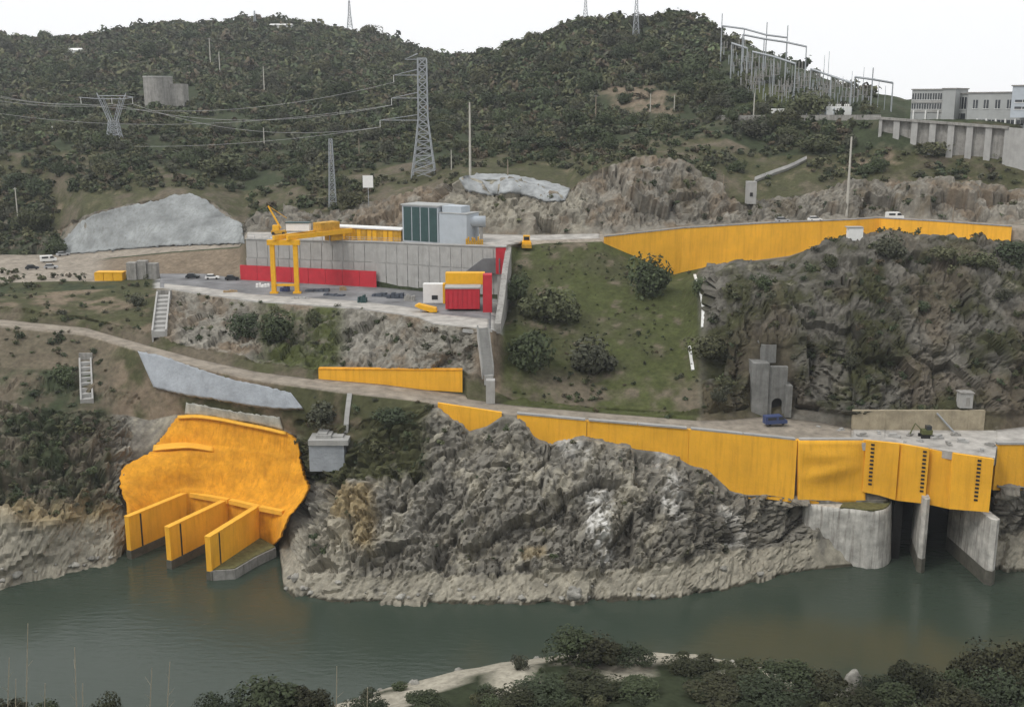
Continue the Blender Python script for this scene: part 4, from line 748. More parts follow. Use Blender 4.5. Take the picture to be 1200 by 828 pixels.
MB(M).profile([(0, 0), (0, hh), (wd, hh), (wd, 0), (cx + rr_, 0)] + arch + [(cx - rr_, 0)], 0, 1.2).build('portal_face', M_CONP, tp_); MB(M).box((cx, 3.0, 2.8), (rr_ * 2 + 1.2, 3, 6.2)).build('tunnel_mouth', M_DARK, tp_)
rwl = thing('retaining_wall', P(1075, 505, 241), 'low beige masonry wall at the back of the concrete deck', 'wall'); M_BEI = mat('beige_masonry', (0.36, 0.31, 0.22), 0.95, 0.25, 0.5, 0.4, 3, 0.4, (0.2, 0.17, 0.12))
for k in range(8):
    x0 = 1000 + 19.4 * k; strip_wall([(x, 240.7 - (x - 1000) * 0.002, 481, 507) for x in (x0, x0 + 19.2)], 1.0).build('wall_panel', M_BEI, rwl)
q = hit(1130, 474); ht = thing('small_hut', q, 'small grey hut on the beige wall under the rock face', 'hut'); M = Matrix.Translation((q.x, q.y, q.z - 0.5))
MB(M).box((0, 0, 1.7), (2.8, 2.4, 3.4)).build('wall', M_CON, ht); MB(M).box((0, 0, 3.5), (3.2, 2.8, 0.25)).build('roof', M_CONW, ht); MB(M).box((0.3, -1.22, 1.5), (0.9, 0.08, 2.0)).build('door', M_CONW, ht)
for k, (x, y, s_) in enumerate([(1010, 511, 1.4), (1030, 508, 1.0), (1048, 512, 1.6), (1066, 510, 1.2), (1078, 517, 0.9), (1098, 514, 1.7), (1112, 521, 1.2), (1128, 518, 1.5), (1150, 528, 1.1), (1160, 522, 1.3), (985, 505, 1.2), (960, 502, 1.0), (1120, 510, 1.3), (1060, 518, 0.8)]):
    a = PZ(x, y, 27.16); m_b = MB(Matrix.Translation(a) @ Matrix.Rotation(k * 1.3, 4, 'Z')); m_b.box((0, 0, 0.16 * s_), (1.6 * s_, 0.7 * s_, 0.32 * s_)).box((0.2 * s_, 0.1, 0.45 * s_), (1.0 * s_, 0.5 * s_, 0.25 * s_), 0.4)
    tag(m_b.build('slab_offcut', M_CON if k % 3 else M_RUBB), 'pile of broken concrete offcuts lying on the deck', 'rubble', 'offcuts on the deck')
a = PZ(1085, 512, 27.16); mx = thing('small_excavator', a, 'small green excavator parked on the concrete deck', 'excavator'); M = Matrix.Translation(a); M_OLV = mat('olive_paint', (0.1, 0.11, 0.04), 0.6, 0.15, 1, 0)
MB(M).box((0, 0, 1.3), (2.2, 1.8, 1.0)).build('body', M_OLV, mx); MB(M).box((0.4, 0, 2.2), (1.1, 1.3, 1.0)).build('cab', M_GLASS, mx); MB(M).tube([(-0.9, 0, 1.5), (-2.6, 0, 3.2), (-3.6, 0, 0.8)], 0.16).build('arm', M_OLV, mx)
for y in (-0.9, 0.9): MB(M).box((0, y, 0.35), (2.8, 0.45, 0.7)).build('track', M_TYRE, mx)
a = P(1110, 506, 240.2); pp = thing('slanted_pipe', a, 'dark pipe leaning against the beige wall behind the deck', 'pipe'); MB().tube([P(1098, 484, 240.2), P(1118, 506, 239.2)], 0.22).build('pipe_length', M_GALV, pp)

# ------------------------------------------------------------------ vehicles
def car(p, rz, paint, label, kind='car', sc=1.0):
    t_ = thing({'car': 'parked_car', 'van': 'parked_van', 'truck': 'parked_truck'}[kind], p, label, kind); M = Matrix.Translation(p) @ Matrix.Rotation(rz, 4, 'Z') @ Matrix.Scale(sc, 4)
    if kind == 'car':
        MB(M).profile([(-2.1, .3), (-2.15, .8), (-1.95, .95), (1.0, .98), (2.0, .8), (2.15, .5), (2.1, .3)][::-1], -.85, .85).build('body', paint, t_)
        MB(M).profile([(-1.85, .95), (-1.4, 1.45), (0.3, 1.47), (1.05, .97)][::-1], -.75, .75).build('cabin_glass', M_GLASS, t_); MB(M).box((-0.55, 0, 1.5), (1.75, 1.4, .08)).build('roof', paint, t_)
        wx, wr = 1.3, .32
    elif kind == 'van':
        MB(M).profile([(-2.6, .35), (-2.6, 2.15), (1.3, 2.2), (2.0, 1.3), (2.6, 1.1), (2.65, .35)][::-1], -.95, .95).build('body', paint, t_)
        MB(M).profile([(1.42, 2.0), (1.98, 1.28), (1.7, 1.25), (0.5, 1.25), (0.5, 1.95)], -.97, .97).build('cab_glass', M_GLASS, t_)
        for s_ in (-.97, .97): MB(M).box((-1.1, s_, 1.6), (2.0, .03, .6)).build('side_window', M_GLASS, t_)
        wx, wr = 1.6, .36
    else:
        MB(M).box((-0.9, 0, 1.9), (4.6, 2.2, 2.3)).build('box_body', paint, t_); MB(M).profile([(1.5, .5), (1.5, 2.5), (2.6, 2.4), (3.1, 1.4), (3.1, .5)][::-1], -1.05, 1.05).build('cab', paint, t_); MB(M).box((2.88, 0, 1.85), (.25, 1.9, .7)).build('windscreen', M_GLASS, t_); wx, wr = 2.1, .45
        MB(M).box((0, 0, .6), (5.6, 1.6, .3)).build('chassis', M_TYRE, t_)
    for x in (-wx, wx):
        for y in (-.8, .8): MB(M).tube([(x, y - .1, wr), (x, y + .1, wr)], wr, n=10).build('wheel', M_TYRE, t_)
    return t_
def onplat(x, y): return PZ(x, y, 47.12)
car(onplat(249, 327), 0.15, M_WHITE, 'white car parked in the row on the platform end'); car(onplat(226, 326), 0.1, M_CARD, 'dark car parked beside the white car on the platform end'); car(onplat(272, 328), 0.2, M_CARD, 'dark car close to the end of the red hoarding')
for x, y, rz, pt2, lb, kd in ((57, 307, 0.5, M_WHITE, 'white van where the upper track bends at the cars', 'van'), (74, 300, 0.7, M_CARS, 'silver car parked on the bend of the upper track', 'car'), (60, 315, 0.2, M_CARS, 'silver car on the gravel beside the yellow crates', 'car'), (38, 316, 0.3, M_CARD, 'dark car on the gravel left of the track bend', 'car')):
    q = hit(x, y); car(Vector((q.x, q.y, gz(q.x, q.y) + 0.12)), rz, pt2, lb, kd)
def on_upper(x, y): q = hit(x, y); return Vector((q.x, q.y, gz(q.x, q.y) + 0.12))
def up_at(x, dd): D = float(up_D(x)) + dd; return PD(x, D, float(interp(UPZ, x)) + 0.14)
car(up_at(1048, 4), 0.05, M_WHITE, 'white van driving on the upper road above the cliff', 'van'); car(up_at(917, 6), 0.1, M_CARS, 'silver car on the upper road near the concrete gully', 'car'); car(up_at(955, 5), 0.1, M_WHITE, 'white car on the upper road before the tall pole', 'car')
a = PZ(908, 497, 28.3); car(a, 0.2, M_BLUE, 'dark blue van outside the tunnel portal', 'van')
mb = MB(); q = hit(1002, 281); pixbox(mb, 994, 1011, 267, 282, q.y - 0.5, 2); t_ = thing('white_cabinet', q, 'white cabinet on the rock crest before the upper yellow wall', 'cabinet'); mb.build('cabinet_body', M_WHITE, t_); pixbox(MB(), 993, 1012, 266, 266.9, q.y - 0.7, 2.4).build('cabinet_roof', M_CON, t_)
q = hit(127, 329)
for k in range(3):
    t_ = thing('yellow_crate', P(116 + 11 * k, 330, q.y), 'yellow crate in the row beside the gravel track', 'crate', 'yellow crates'); pixbox(MB(), 111 + 11 * k, 121.4 + 11 * k, 320, 330, q.y, 3.5).build('crate_body', M_YELP, t_); pixbox(MB(), 110.7 + 11 * k, 121.7 + 11 * k, 319, 319.9, q.y - .1, 3.7).build('lid', M_YELP, t_)
q = hit(158, 328); gk = thing('grey_tank_stand', q, 'grey concrete silo blocks beyond the yellow crates', 'silo'); 
for k, (x0, x1, y0) in enumerate(((149, 160, 308), (161, 172, 306), (173, 184, 309))): pixbox(MB(), x0, x1, y0, 328, q.y + k * 0.5, 3).build('silo_block', M_CONW, gk)

# ------------------------------------------------------------------ poles, lattice towers, cables
def pole(x, yt, yb, r, m, label, arm=0, cat='pole'):
    q = hit(x, yb); hgt = (yb - yt) * mpp(q); t_ = thing('utility_pole', q, label, cat)
    MB().tube([q - Vector((0, 0, 0.6)), q + Vector((0, 0, hgt * .5)), q + Vector((0, 0, hgt))], r, r * .6, 8).build('shaft', m, t_)
    if arm: MB().box(q + Vector((0, 0, hgt - 0.5)), (arm, .16, .16)).build('crossarm', M_GALV, t_)
    return t_
for x, yt, yb, r, m, lb, arm in ((551, 122, 205, .42, M_POLE, 'tall concrete pole behind the whitish rock cap', 0), (992, 162, 251, .45, M_POLE, 'tallest concrete pole standing beside the upper road', 0), (22, 220, 266, .3, M_POLE, 'pale pole on the dark bushy slope left of the grey dome', 1.2), (247, 46, 80, .4, M_POLE, 'pole with crossarm high on the left hill', 2), (258, 62, 90, .4, M_POLE, 'pole just below the crossarm pole on the left hill', 0), (310, 79, 112, .4, M_POLE, 'upper single pole on the hill right of the round tank', 0), (310, 150, 176, .3, M_POLE, 'lower single pole above the left brown terraces', 0),
                              (698, 112, 140, .3, M_WOOD, 'pole left of the ochre cutting on the right hill', 1.5), (762, 110, 131, .25, M_POLE, 'pole in front of the ochre cutting', 0), (790, 112, 131, .25, M_POLE, 'pole at the right end of the ochre cutting', 0), (883, 110, 137, .28, M_POLE, 'pole beside the white truck below the substation', 0), (529, 176, 199, .2, M_POLE, 'short pole between the lattice tower and tall concrete pole', 0), (595, 187, 208, .22, M_WOOD, 'short brown pole on the rim of the whitish cap', 0), (706, 196, 218, .2, M_WOOD, 'short pole above the brown rock cutting', 0), (847, 205, 234, .2, M_WOOD, 'short pole left of the concrete gully', 0), (1116, 240, 263, .22, M_WOOD, 'short pole on the upper road past the white van', 0), (421, 162, 183, .22, M_WOOD, 'short timber pole left of the lattice tower', 0), (388, 168, 190, .22, M_POLE, 'short pole near the slim lattice mast', 0)):
    pole(x, yt, yb, r, m, lb, arm)
def lattice(name, base, hgt, prof, lev, label, r=.14, group=None):   # prof: [(fraction of height, half width)]
    t_ = thing(name, base, label, 'pylon', group); base = Vector(base)
    hw = lambda f: float(np.interp(f, [p[0] for p in prof], [p[1] for p in prof]))
    fr = np.linspace(0, 1, lev + 1)
    for sx, sy in ((-1, -1), (1, -1), (1, 1), (-1, 1)):
        MB().tube([base + Vector((sx * hw(f), sy * hw(f), hgt * f - (0.8 if f == 0 else 0))) for f in fr], r, r * .8, 4).build('leg', M_GALV, t_)
    mb = MB()
    for i in range(lev):
        f0, f1 = fr[i], fr[i + 1]
        for (ax, ay), (bx_, by_) in (((-1, -1), (1, -1)), ((1, -1), (1, 1)), ((1, 1), (-1, 1)), ((-1, 1), (-1, -1))):
            a0 = base + Vector((ax * hw(f0), ay * hw(f0), hgt * f0)); b1 = base + Vector((bx_ * hw(f1), by_ * hw(f1), hgt * f1)); b0 = base + Vector((bx_ * hw(f0), by_ * hw(f0), hgt * f0)); a1 = base + Vector((ax * hw(f1), ay * hw(f1), hgt * f1))
            mb.tube([a0, b1], r * .6, n=3, caps=False); mb.tube([b0, a1], r * .6, n=3, caps=False); mb.tube([a1, b1], r * .6, n=3, caps=False)
    mb.build('bracing', M_GALV, t_); return t_
q = Vector(hit(497, 207)); s_ = mpp(q); ph = 135 * s_; q.z -= 0.3
py_ = lattice('lattice_pylon', q, ph, [(0, 14 * s_), (.24, 9.5 * s_), (.5, 5.5 * s_), (1, 5 * s_)], 16, 'tall grey lattice pylon with arms reaching left behind the plant', .2)
ARMS = []
for f, L0, th in ((.99, 20, .5), (.86, 33, .5), (.67, 36, .5), (.485, 50, .5)):
    tip = q + Vector((-L0 * s_, 0, ph * f)); mb = MB()
    for sy in (-1, 1): mb.tube([q + Vector((5 * s_, sy * 5 * s_, ph * f)), q + Vector((-5 * s_, sy * 5 * s_, ph * f)), tip], .13, .09, 4); mb.tube([q + Vector((-5 * s_, sy * 5 * s_, ph * f + 2.0)), tip], .1, .07, 4)
    am = mb.build('crossarm', M_GALV, py_)
    if f < .95: MB().tube([tip, tip + Vector((0, 0, -2.4))], .09, n=6).build('insulator', M_WHITE, am); ARMS.append(tip + Vector((0, 0, -2.4)))
q2 = Vector(hit(135, 168)); s2 = mpp(q2); ph2 = 55 * s2 / cp
cat_ = lattice('lattice_pylon', q2, ph2 * .45, [(0, 8 * s2), (1, 4.5 * s2)], 5, 'grey forked lattice pylon on the rise before the round tank', .2)
CT = []
for sx in (-1, 1):
    mb = MB()
    for sy in (-1, 1):
        mb.tube([q2 + Vector((sx * 4.5 * s2, sy * 1.2, ph2 * .45)), q2 + Vector((sx * 15 * s2, sy * .8, ph2 * .93)), q2 + Vector((sx * 17 * s2, 0, ph2 * 1.02))], .18, .12, 4); mb.tube([q2 + Vector((sx * 1.5 * s2, sy * 1.2, ph2 * .45)), q2 + Vector((sx * 10 * s2, sy * .8, ph2 * .93))], .14, .1, 4)
    for k in range(6):
        u0, u1 = k / 6, (k + 1) / 6; mb.tube([q2 + Vector((sx * (4.5 + 10.5 * u0) * s2, -1, ph2 * (.45 + .48 * u0))), q2 + Vector((sx * (1.5 + 8.5 * u1) * s2, -1, ph2 * (.45 + .48 * u1)))], .09, n=3)
    mb.build('fork_arm', M_GALV, cat_)
mb = MB()
for z_ in (.9, .96): mb.tube([q2 + Vector((-38 * s2 * (1 if z_ < .95 else .4), 0, ph2 * .93)), q2 + Vector((-15 * s2, 0, ph2 * z_)), q2 + Vector((15 * s2, 0, ph2 * z_)), q2 + Vector((25 * s2, 0, ph2 * .93))], .14, .14, 4)
mb.build('bridge_beam', M_GALV, cat_)
for x in (-36, 0, 24): MB().tube([q2 + Vector((x * s2, 0, ph2 * .92)), q2 + Vector((x * s2, 0, ph2 * .92 - 2.5))], .1).build('insulator', M_WHITE, cat_); CT.append(q2 + Vector((x * s2, 0, ph2 * .92 - 2.5)))
q3 = Vector(hit(390, 242)); lattice('lattice_mast', q3, 76 * mpp(q3) / cp, [(0, 1.2), (1, .5)], 14, 'slim lattice mast standing behind the yellow shed', .1)
for x, yt, yb, lb, wdt in ((745, -8, 45, 'distant pylon on the summit of the right hill', 4), (410, 3, 33, 'faint distant pylon on the left hill shoulder', 3), (686, -6, 24, 'distant pylon on the left shoulder of the right hill', 3), (299, 14, 32, 'short lattice mast on the top of the left hill', 2)):
    q3 = Vector(hit(x, yb)); lattice('lattice_pylon', q3, (yb - yt) * mpp(q3) / cp, [(0, wdt * mpp(q3)), (.5, wdt * .5 * mpp(q3)), (1, .4)], 8, lb, .14)
def cable(a, b_, sag, label, r=.055):
    a = Vector(a); b_ = Vector(b_); ps_ = [a.lerp(b_, k / 24) - Vector((0, 0, sag * 4 * (k / 24) * (1 - k / 24))) for k in range(25)]
    tag(MB().tube(ps_, r, n=4, caps=False).build('power_cable', M_CABLE), label, 'cable', 'power cables')
for k in range(3): cable(ARMS[k], CT[k], 6, 'thin power cable strung between the two lattice pylons'); cable(CT[k], P(-90, 82 + 9 * k, 470), 4, 'thin power cable leaving the forked pylon over the left slope')
for k in range(2): cable(ARMS[k + 1], P(-80, 118 + 26 * k, 560), 9, 'thin power cable running from the tall pylon across the left hill')
q = Vector(hit(432, 240)); sg = thing('sign_board', q, 'blank white board on a post behind the yard', 'board'); hg = 30 * mpp(q); MB().box(q + Vector((0, 0, hg / 2 - 0.3)), (.2, .2, hg + 0.6)).build('post', M_GALV, sg); MB().box(q + Vector((0, -.2, 27 * mpp(q))), (12 * mpp(q), .12, 14 * mpp(q))).build('board', M_WHITE, sg)

# ------------------------------------------------------------------ tank, houses
q = Vector(hit(187, 124)); s_ = mpp(q); tk = thing('surge_tank', q, 'round pale concrete tank on the left hill', 'tank'); r_ = 16.5 * s_
MB().tube([q - Vector((0, 0, 4)), q + Vector((0, 0, 32 * s_))], r_, n=32).build('tank_wall', M_CONW, tk, False); MB().tube([q + Vector((0, 0, 32 * s_)), q + Vector((0, 0, 33.5 * s_))], r_ * 1.03, n=32).build('rim', M_CON, tk)
MB().box(q + Vector((r_ * 1.15, 3, 12 * s_)), (22 * s_, 10, 26 * s_)).build('annex', M_CONW, tk)
def house(px, py, wpx, hpx, label, roofm):
    q = Vector(hit(px, py)); s_ = mpp(q); W_, H_ = wpx * s_, hpx * s_; t_ = thing('farmhouse', q, label, 'house'); M = Matrix.Translation(q)
    MB(M).box((0, 0, H_ * .3), (W_, W_ * .6, H_ * .9)).build('wall', M_WHITE, t_); MB(M @ Matrix.Rotation(math.pi / 2, 4, 'Z')).profile([(-W_ * .35, H_ * .75), (0, H_ * 1.2), (W_ * .35, H_ * .75)], -W_ * .53, W_ * .53).build('roof', roofm, t_)
    for x in (-.25, .2): MB(M).box((W_ * x, -W_ * .31, H_ * .45), (W_ * .12, .1, H_ * .25)).build('window', M_GLASS, t_)
house(89, 64, 15, 6, 'white house high on the far left hill', M_WHITE); house(330, 33, 24, 4, 'long white roofed building on the left hilltop', M_WHITE); house(66, 152, 8, 4, 'small white shed among bushes left of the forked pylon', M_WHITE)

# ------------------------------------------------------------------ concrete gully on the right cutting
q = Vector(hit(881, 238)); cg = thing('concrete_gully', q, 'cranked concrete drain gully on the cutting above the upper road', 'gully')
pixbox(MB(), 875.5, 886, 213, 239, q.y - 1.5, 3.5).build('drop_shaft', M_CON, cg); MB().box(P(880.5, 228, q.y - 1.55), (.9, .1, 1.2)).build('outlet_hole', M_DARK, cg)
qs = [Vector(hit(*c)) for c in resample([(884, 214), (905, 206), (925, 199), (945, 189)], 9)]
for k in range(8):
    a, b_ = qs[k], qs[k + 1]; d = (b_ - a) * .98; n_ = Vector((0, -.8, .9)); u_ = Vector((0, 0.6, 1.0))
    vs_ = [a - n_ * .8 , a + n_, a + n_ + u_ * 1.0, a - n_ * .8 + u_]; vs_ += [p + d for p in vs_]; MB().add(vs_, [(3, 2, 1, 0), (4, 5, 6, 7), (0, 1, 5, 4), (1, 2, 6, 5), (2, 3, 7, 6), (3, 0, 4, 7)]).build('gully_wall', M_CON, cg)

# ------------------------------------------------------------------ viaduct and power station offices
vd = thing('viaduct_wall', PD(1100, 380, 84), 'buttressed concrete retaining wall below the offices on the right hill', 'wall')
va, vb = PD(1030, 388, 93), PD(1200, 366, 93); M, L_ = frame((va.x, va.y, 0), (vb.x, vb.y, 0))
ztop = lambda u: zof(138.5 + 13 * u, va.y + (vb.y - va.y) * u)
u1 = 0.9
def seg_box(mb, u0, u1, zb, dz0, dz1, y0, y1):
    z0, z1 = ztop(u0), ztop(u1)
    return mb.add([(L_ * u0, y0, zb), (L_ * u1, y0, zb), (L_ * u1, y1, zb), (L_ * u0, y1, zb), (L_ * u0, y0, z0 + dz1), (L_ * u1, y0, z1 + dz1), (L_ * u1, y1, z1 + dz1), (L_ * u0, y1, z0 + dz1)], [(3, 2, 1, 0), (4, 5, 6, 7), (0, 1, 5, 4), (1, 2, 6, 5), (2, 3, 7, 6), (3, 0, 4, 7)])
nbay = 7
for k in range(nbay):
    seg_box(MB(M), k / nbay * u1 + .002, (k + 1) / nbay * u1 - .002, 78, 0, -.35, 1.4, 2.4).build('wall_bay', M_CONW, vd)
for k in range(nbay + 1):
    u = k / nbay * u1; seg_box(MB(M), max(0, u - .022), u + .022, 78, 0, -.36, 0.0, 1.35).build('buttress', M_CON, vd)
seg = MB(M); mb = MB(M); z0, z1 = ztop(0), ztop(u1)
mb.add([(-2, -.4, z0 - .3), (L_ * u1, -.4, z1 - .3), (L_ * u1, 4, z1 - .3), (-2, 4, z0 - .3), (-2, -.4, z0 + .5), (L_ * u1, -.4, z1 + .5), (L_ * u1, 4, z1 + .5), (-2, 4, z0 + .5)], [(3, 2, 1, 0), (4, 5, 6, 7), (0, 1, 5, 4), (1, 2, 6, 5), (2, 3, 7, 6), (3, 0, 4, 7)]).build('deck_beam', M_CONW, vd)
seg_box(MB(M), u1 + .003, 1.3, 78, 0, .2, -0.2, 2).build('end_wall', M_CON, vd)
lk = thing('terrace_wall', P(930, 140, 420), 'long low concrete wall along the substation road', 'wall')
for k in range(14):
    x0 = 838 + 13.8 * k; qa, qb = [Vector(hit(x, 140)) for x in (x0, x0 + 13.6)]; mb = MB()
    vs_ = [];
    for q in (qa, qb): q.y -= 1.0; vs_ += [q + Vector((0, 0, -2.0)), q + Vector((0, .6, -2.0)), q + Vector((0, .6, 1.6)), q + Vector((0, 0, 1.6))]
    mb.add(vs_, [(0, 1, 2, 3), (7, 6, 5, 4), (0, 4, 5, 1), (1, 5, 6, 2), (2, 6, 7, 3), (3, 7, 4, 0)]).build('wall_section', M_CONW, lk)
def block(name, label, A, B_, z0, z1, depth, wins, m=M_BUILD, bands=(), cols=()):   # facade along A->B; wins: (u0,u1,z0,z1)
    M, L_ = frame((A.x, A.y, 0), (B_.x, B_.y, 0)); t_ = thing(name, (A.x, A.y, z0), label, 'building')
    MB(M).box((L_ / 2, depth / 2, (z0 + z1) / 2), (L_, depth, z1 - z0)).build('wall', m, t_); MB(M).box((L_ / 2, depth / 2, z1 + .2), (L_ + .7, depth + .7, .4)).build('roof', M_CONW, t_)
    for (a, b_, c, d) in wins:
        w_ = MB(M).box((L_ * (a + b_) / 2, -.03, (c + d) / 2), (L_ * (b_ - a), .12, d - c)).build('window', M_GLASS, t_)
        MB(M).box((L_ * (a + b_) / 2, -.07, c - .08), (L_ * (b_ - a) + .3, .28, .16)).build('sill', M_WHITE, w_); MB(M).box((L_ * (a + b_) / 2, -.11, (c + d) / 2), (.1, .08, d - c)).build('mullion', M_WHITE, w_)
    for (c, d) in bands: MB(M).box((L_ / 2, -.12, (c + d) / 2), (L_, .3, d - c)).build('spandrel_band', M_CON, t_)
    for u in cols: MB(M).box((L_ * u, -.2, z0 + 1.8), (.5, .5, 3.6)).build('column', M_WHITE, t_)
    return t_
zy = lambda y, D: zof(y, D)
A_, B_ = PD(1068, 415, 100), PD(1104, 409, 100); D_ = 412
ww_ = [(k / 6 + .02, (k + 1) / 6 - .02, zy(b0, D_), zy(t0, D_)) for k in range(6) for b0, t0 in ((117, 109.5), (128, 121.5))]
block('office_wing', 'grey office wing with two bands of windows on the right hill', A_, B_, zy(141, D_), zy(105.5, D_), 14, ww_, bands=((zy(120.6, D_), zy(118, D_)), (zy(131.5, D_), zy(129, D_))), cols=(.1, .5, .9))
A_, B_ = PD(1104, 402, 100), PD(1119, 399, 100); block('stair_tower', 'blank grey stair tower between the office wings', A_, B_, zy(146, 400), zy(104.5, 400), 12, [])
A_, B_ = PD(1119.5, 404, 100), PD(1133.5, 401, 100); D_ = 402; block('glazed_link', 'glazed link block right of the blank stair tower', A_, B_, zy(146, D_), zy(110.5, D_), 10, [(.06, .46, zy(128, D_), zy(114, D_)), (.54, .94, zy(128, D_), zy(114, D_)), (.08, .92, zy(143, D_), zy(133, D_))])
A_, B_ = PD(1134, 392, 100), PD(1215, 372, 100); D_ = 382
M_, Lf = frame(A_, B_)
ws = [(u - .035, u + .035, zy(127.5, D_), zy(117, D_)) for u in (.12, .28, .45, .62, .8)] + [(u - .055, u + .055, zy(147, D_), zy(140.5, D_)) for u in (.1, .24, .38, .52, .66, .8, .93)]
block('office_block', 'larger grey office block with tall windows above a glazed ground floor', A_, B_, zy(152, D_), zy(109, D_), 16, ws, cols=(.17, .31, .45, .59, .73, .87))
A_, B_ = PD(1185, 371, 100), PD(1230, 362, 100); block('blue_annex', 'pale blue annex rising over the right end of the offices', A_, B_, zy(138, 368), zy(101, 368), 8, [(.1, .5, zy(128, 368), zy(125, 368)), (.1, .5, zy(120, 368), zy(117, 368))], m=M_BLUEG)

# ------------------------------------------------------------------ substation
def sub_gantry(posts, label):                  # posts: (px, ytop, ybase); a beam runs across the tops
    tops = []; t_ = None
    for x, yt, yb in posts:
        q = Vector(hit(x, yb)); s_ = mpp(q); hg = (yb - yt) * s_ / cp
        if t_ is None: t_ = thing('busbar_gantry', q, label, 'gantry')
        MB().tube([q - Vector((0, 0, .6)), q + Vector((0, 0, hg))], .32, .22, 6).build('post', M_GALV, t_); tops.append((q, hg))
    return t_, tops
def beam(t_, pts_):
    for a, b_ in zip(pts_[:-1], pts_[1:]): MB().tube([a, b_], .42, n=4).build('beam', M_GALV, t_)
t_, tp = sub_gantry([(844, 20, 78), (870, 36, 84), (896, 30, 88), (920, 34, 94)], 'rear busbar gantry with lightning spikes at the top of the substation'); beam(t_, [q + Vector((0, 0, hg * f)) for (q, hg), f in zip(tp, (.77, .98, .76, .78))])
t_, tp = sub_gantry([(868, 44, 96), (893, 49, 100), (919, 53, 106), (942, 58, 110)], 'front busbar gantry with heavy beam across the substation'); beam(t_, [q + Vector((0, 0, hg)) for q, hg in tp])
t_, tp = sub_gantry([(1000, 92, 122), (1020, 82, 128), (1044, 99, 131)], 'lower busbar gantry at the right end of the substation'); beam(t_, [q + Vector((0, 0, hg * f)) for (q, hg), f in zip(tp, (1, .72, 1))])
for g_, lb in (([(880, 62, 104), (905, 68, 112), (930, 76, 118)], 'middle busbar gantry between the switch rows of the substation'), ([(948, 82, 120), (972, 90, 126), (996, 98, 130)], 'low busbar gantry above the white transformers'), ([(856, 52, 92), (874, 58, 98)], 'short gantry at the upper left corner of the substation')):
    t_, tp = sub_gantry(g_, lb); beam(t_, [q + Vector((0, 0, hg * .97)) for q, hg in tp])
for x, yt, yb, lb in ((964, 66, 108, 'thin lightning mast left of the lower substation gantry'), (969, 62, 110, 'taller thin lightning mast left of the lower substation gantry'), (1010, 80, 120, 'lightning mast between the posts of the lower gantry'), (997, 84, 112, 'short lightning mast at the substation skyline')): pole(x, yt, yb, .16, M_GALV, lb, 0, 'mast')
pts_s = []
for r_ in range(9):
    for k in range(17):
        x = 848 + k * 10.5 + r_ * 3.5 + rng.normal(0, 2); y = 70 + (x - 846) * 0.36 + r_ * 5.4 - 8 + rng.normal(0, 1)
        if y < 128 and x < 1035: pts_s.append((x, y))
for x, y in ((858, 84), (876, 92), (889, 96), (903, 104), (913, 100), (927, 108), (936, 112), (951, 114), (957, 120), (978, 118), (986, 122), (1004, 124), (1028, 128), (1036, 129)):
    pole(x, y - rng.uniform(20, 34), y, .14, M_GALV, 'thin lightning mast among the switch rows of the substation', 0, 'mast')['group'] = 'masts in the substation'
tmpl = {}
for k, (x, y) in enumerate(pts_s):
    q = Vector(hit(x, y)); s_ = mpp(q); v_ = k % 3; hg = (4.4, 6.0, 7.6)[v_]
    lb = ('low post insulator in the substation rows', 'medium switch support in the substation rows', 'tall bus support in the substation rows')[v_]
    t_ = thing('insulator_post', q, lb, 'insulator', ('low post insulators', 'switch supports', 'bus supports')[v_])
    if v_ not in tmpl:
        a = MB().box((0, 0, hg * .3), (.28, .28, hg * .6 + .8)).build('support', M_GALV, t_); b_ = MB()
        for dx in ((0,), (-1.1, 1.1), (-1.4, 0, 1.4))[v_]:
            b_.tube([(dx, 0, hg * .6), (dx, 0, hg)], .2, .16, 6)
            for j in range(3): b_.tube([(dx, 0, hg * (.66 + .11 * j)), (dx, 0, hg * (.68 + .11 * j))], .34, n=6)
        b_.box((0, 0, hg * .6), (.4 + (0, 2.4, 3)[v_], .3, .3)); b_ = b_.build('insulator_stack', M_CONW if v_ else M_GALV, t_); tmpl[v_] = (a.data, b_.data)
        for o_, zz in ((a, -.4 + 0), (b_, hg * .6 - .15)): o_.location = (0, 0, zz)
    else:
        for (nm, me), zz in zip((('support', tmpl[v_][0]), ('insulator_stack', tmpl[v_][1])), (-.4, hg * .6 - .15)):
            o_ = bpy.data.objects.new(nm, me); COL.objects.link(o_); o_.parent = t_; o_.location = (0, 0, zz)
for k, x in enumerate((963, 972, 982, 992)):
    q = Vector(hit(x, 135)); t_ = thing('transformer', q, 'white transformer in the row at the substation foot', 'transformer', 'white transformers'); M = Matrix.Translation(q)
    MB(M).box((0, 0, 1.6), (2.8, 2.2, 3.2)).build('tank', M_WHITE, t_); MB(M).tube([(-1, 0, 3.6), (1, 0, 3.6)], .45, n=10).build('conservator', M_WHITE, t_)
    for dx in (-.8, 0, .8): MB(M).tube([(dx, -.4, 3.2), (dx, -.6, 4.6)], .16, .1).build('bushing', M_CONW, t_)
    for dx in (-1.55, 1.55): MB(M).box((dx, 0, 1.5), (.25, 1.8, 2.4)).build('radiator', M_BLUEG, t_)
q = Vector(hit(914, 137)); car(q, 0.1, M_WHITE, 'white box truck parked below the grassy bank', 'truck'); q = Vector(hit(938, 137)); car(q, 0.1, M_WHITE, 'white van parked between the truck and transformers', 'van')
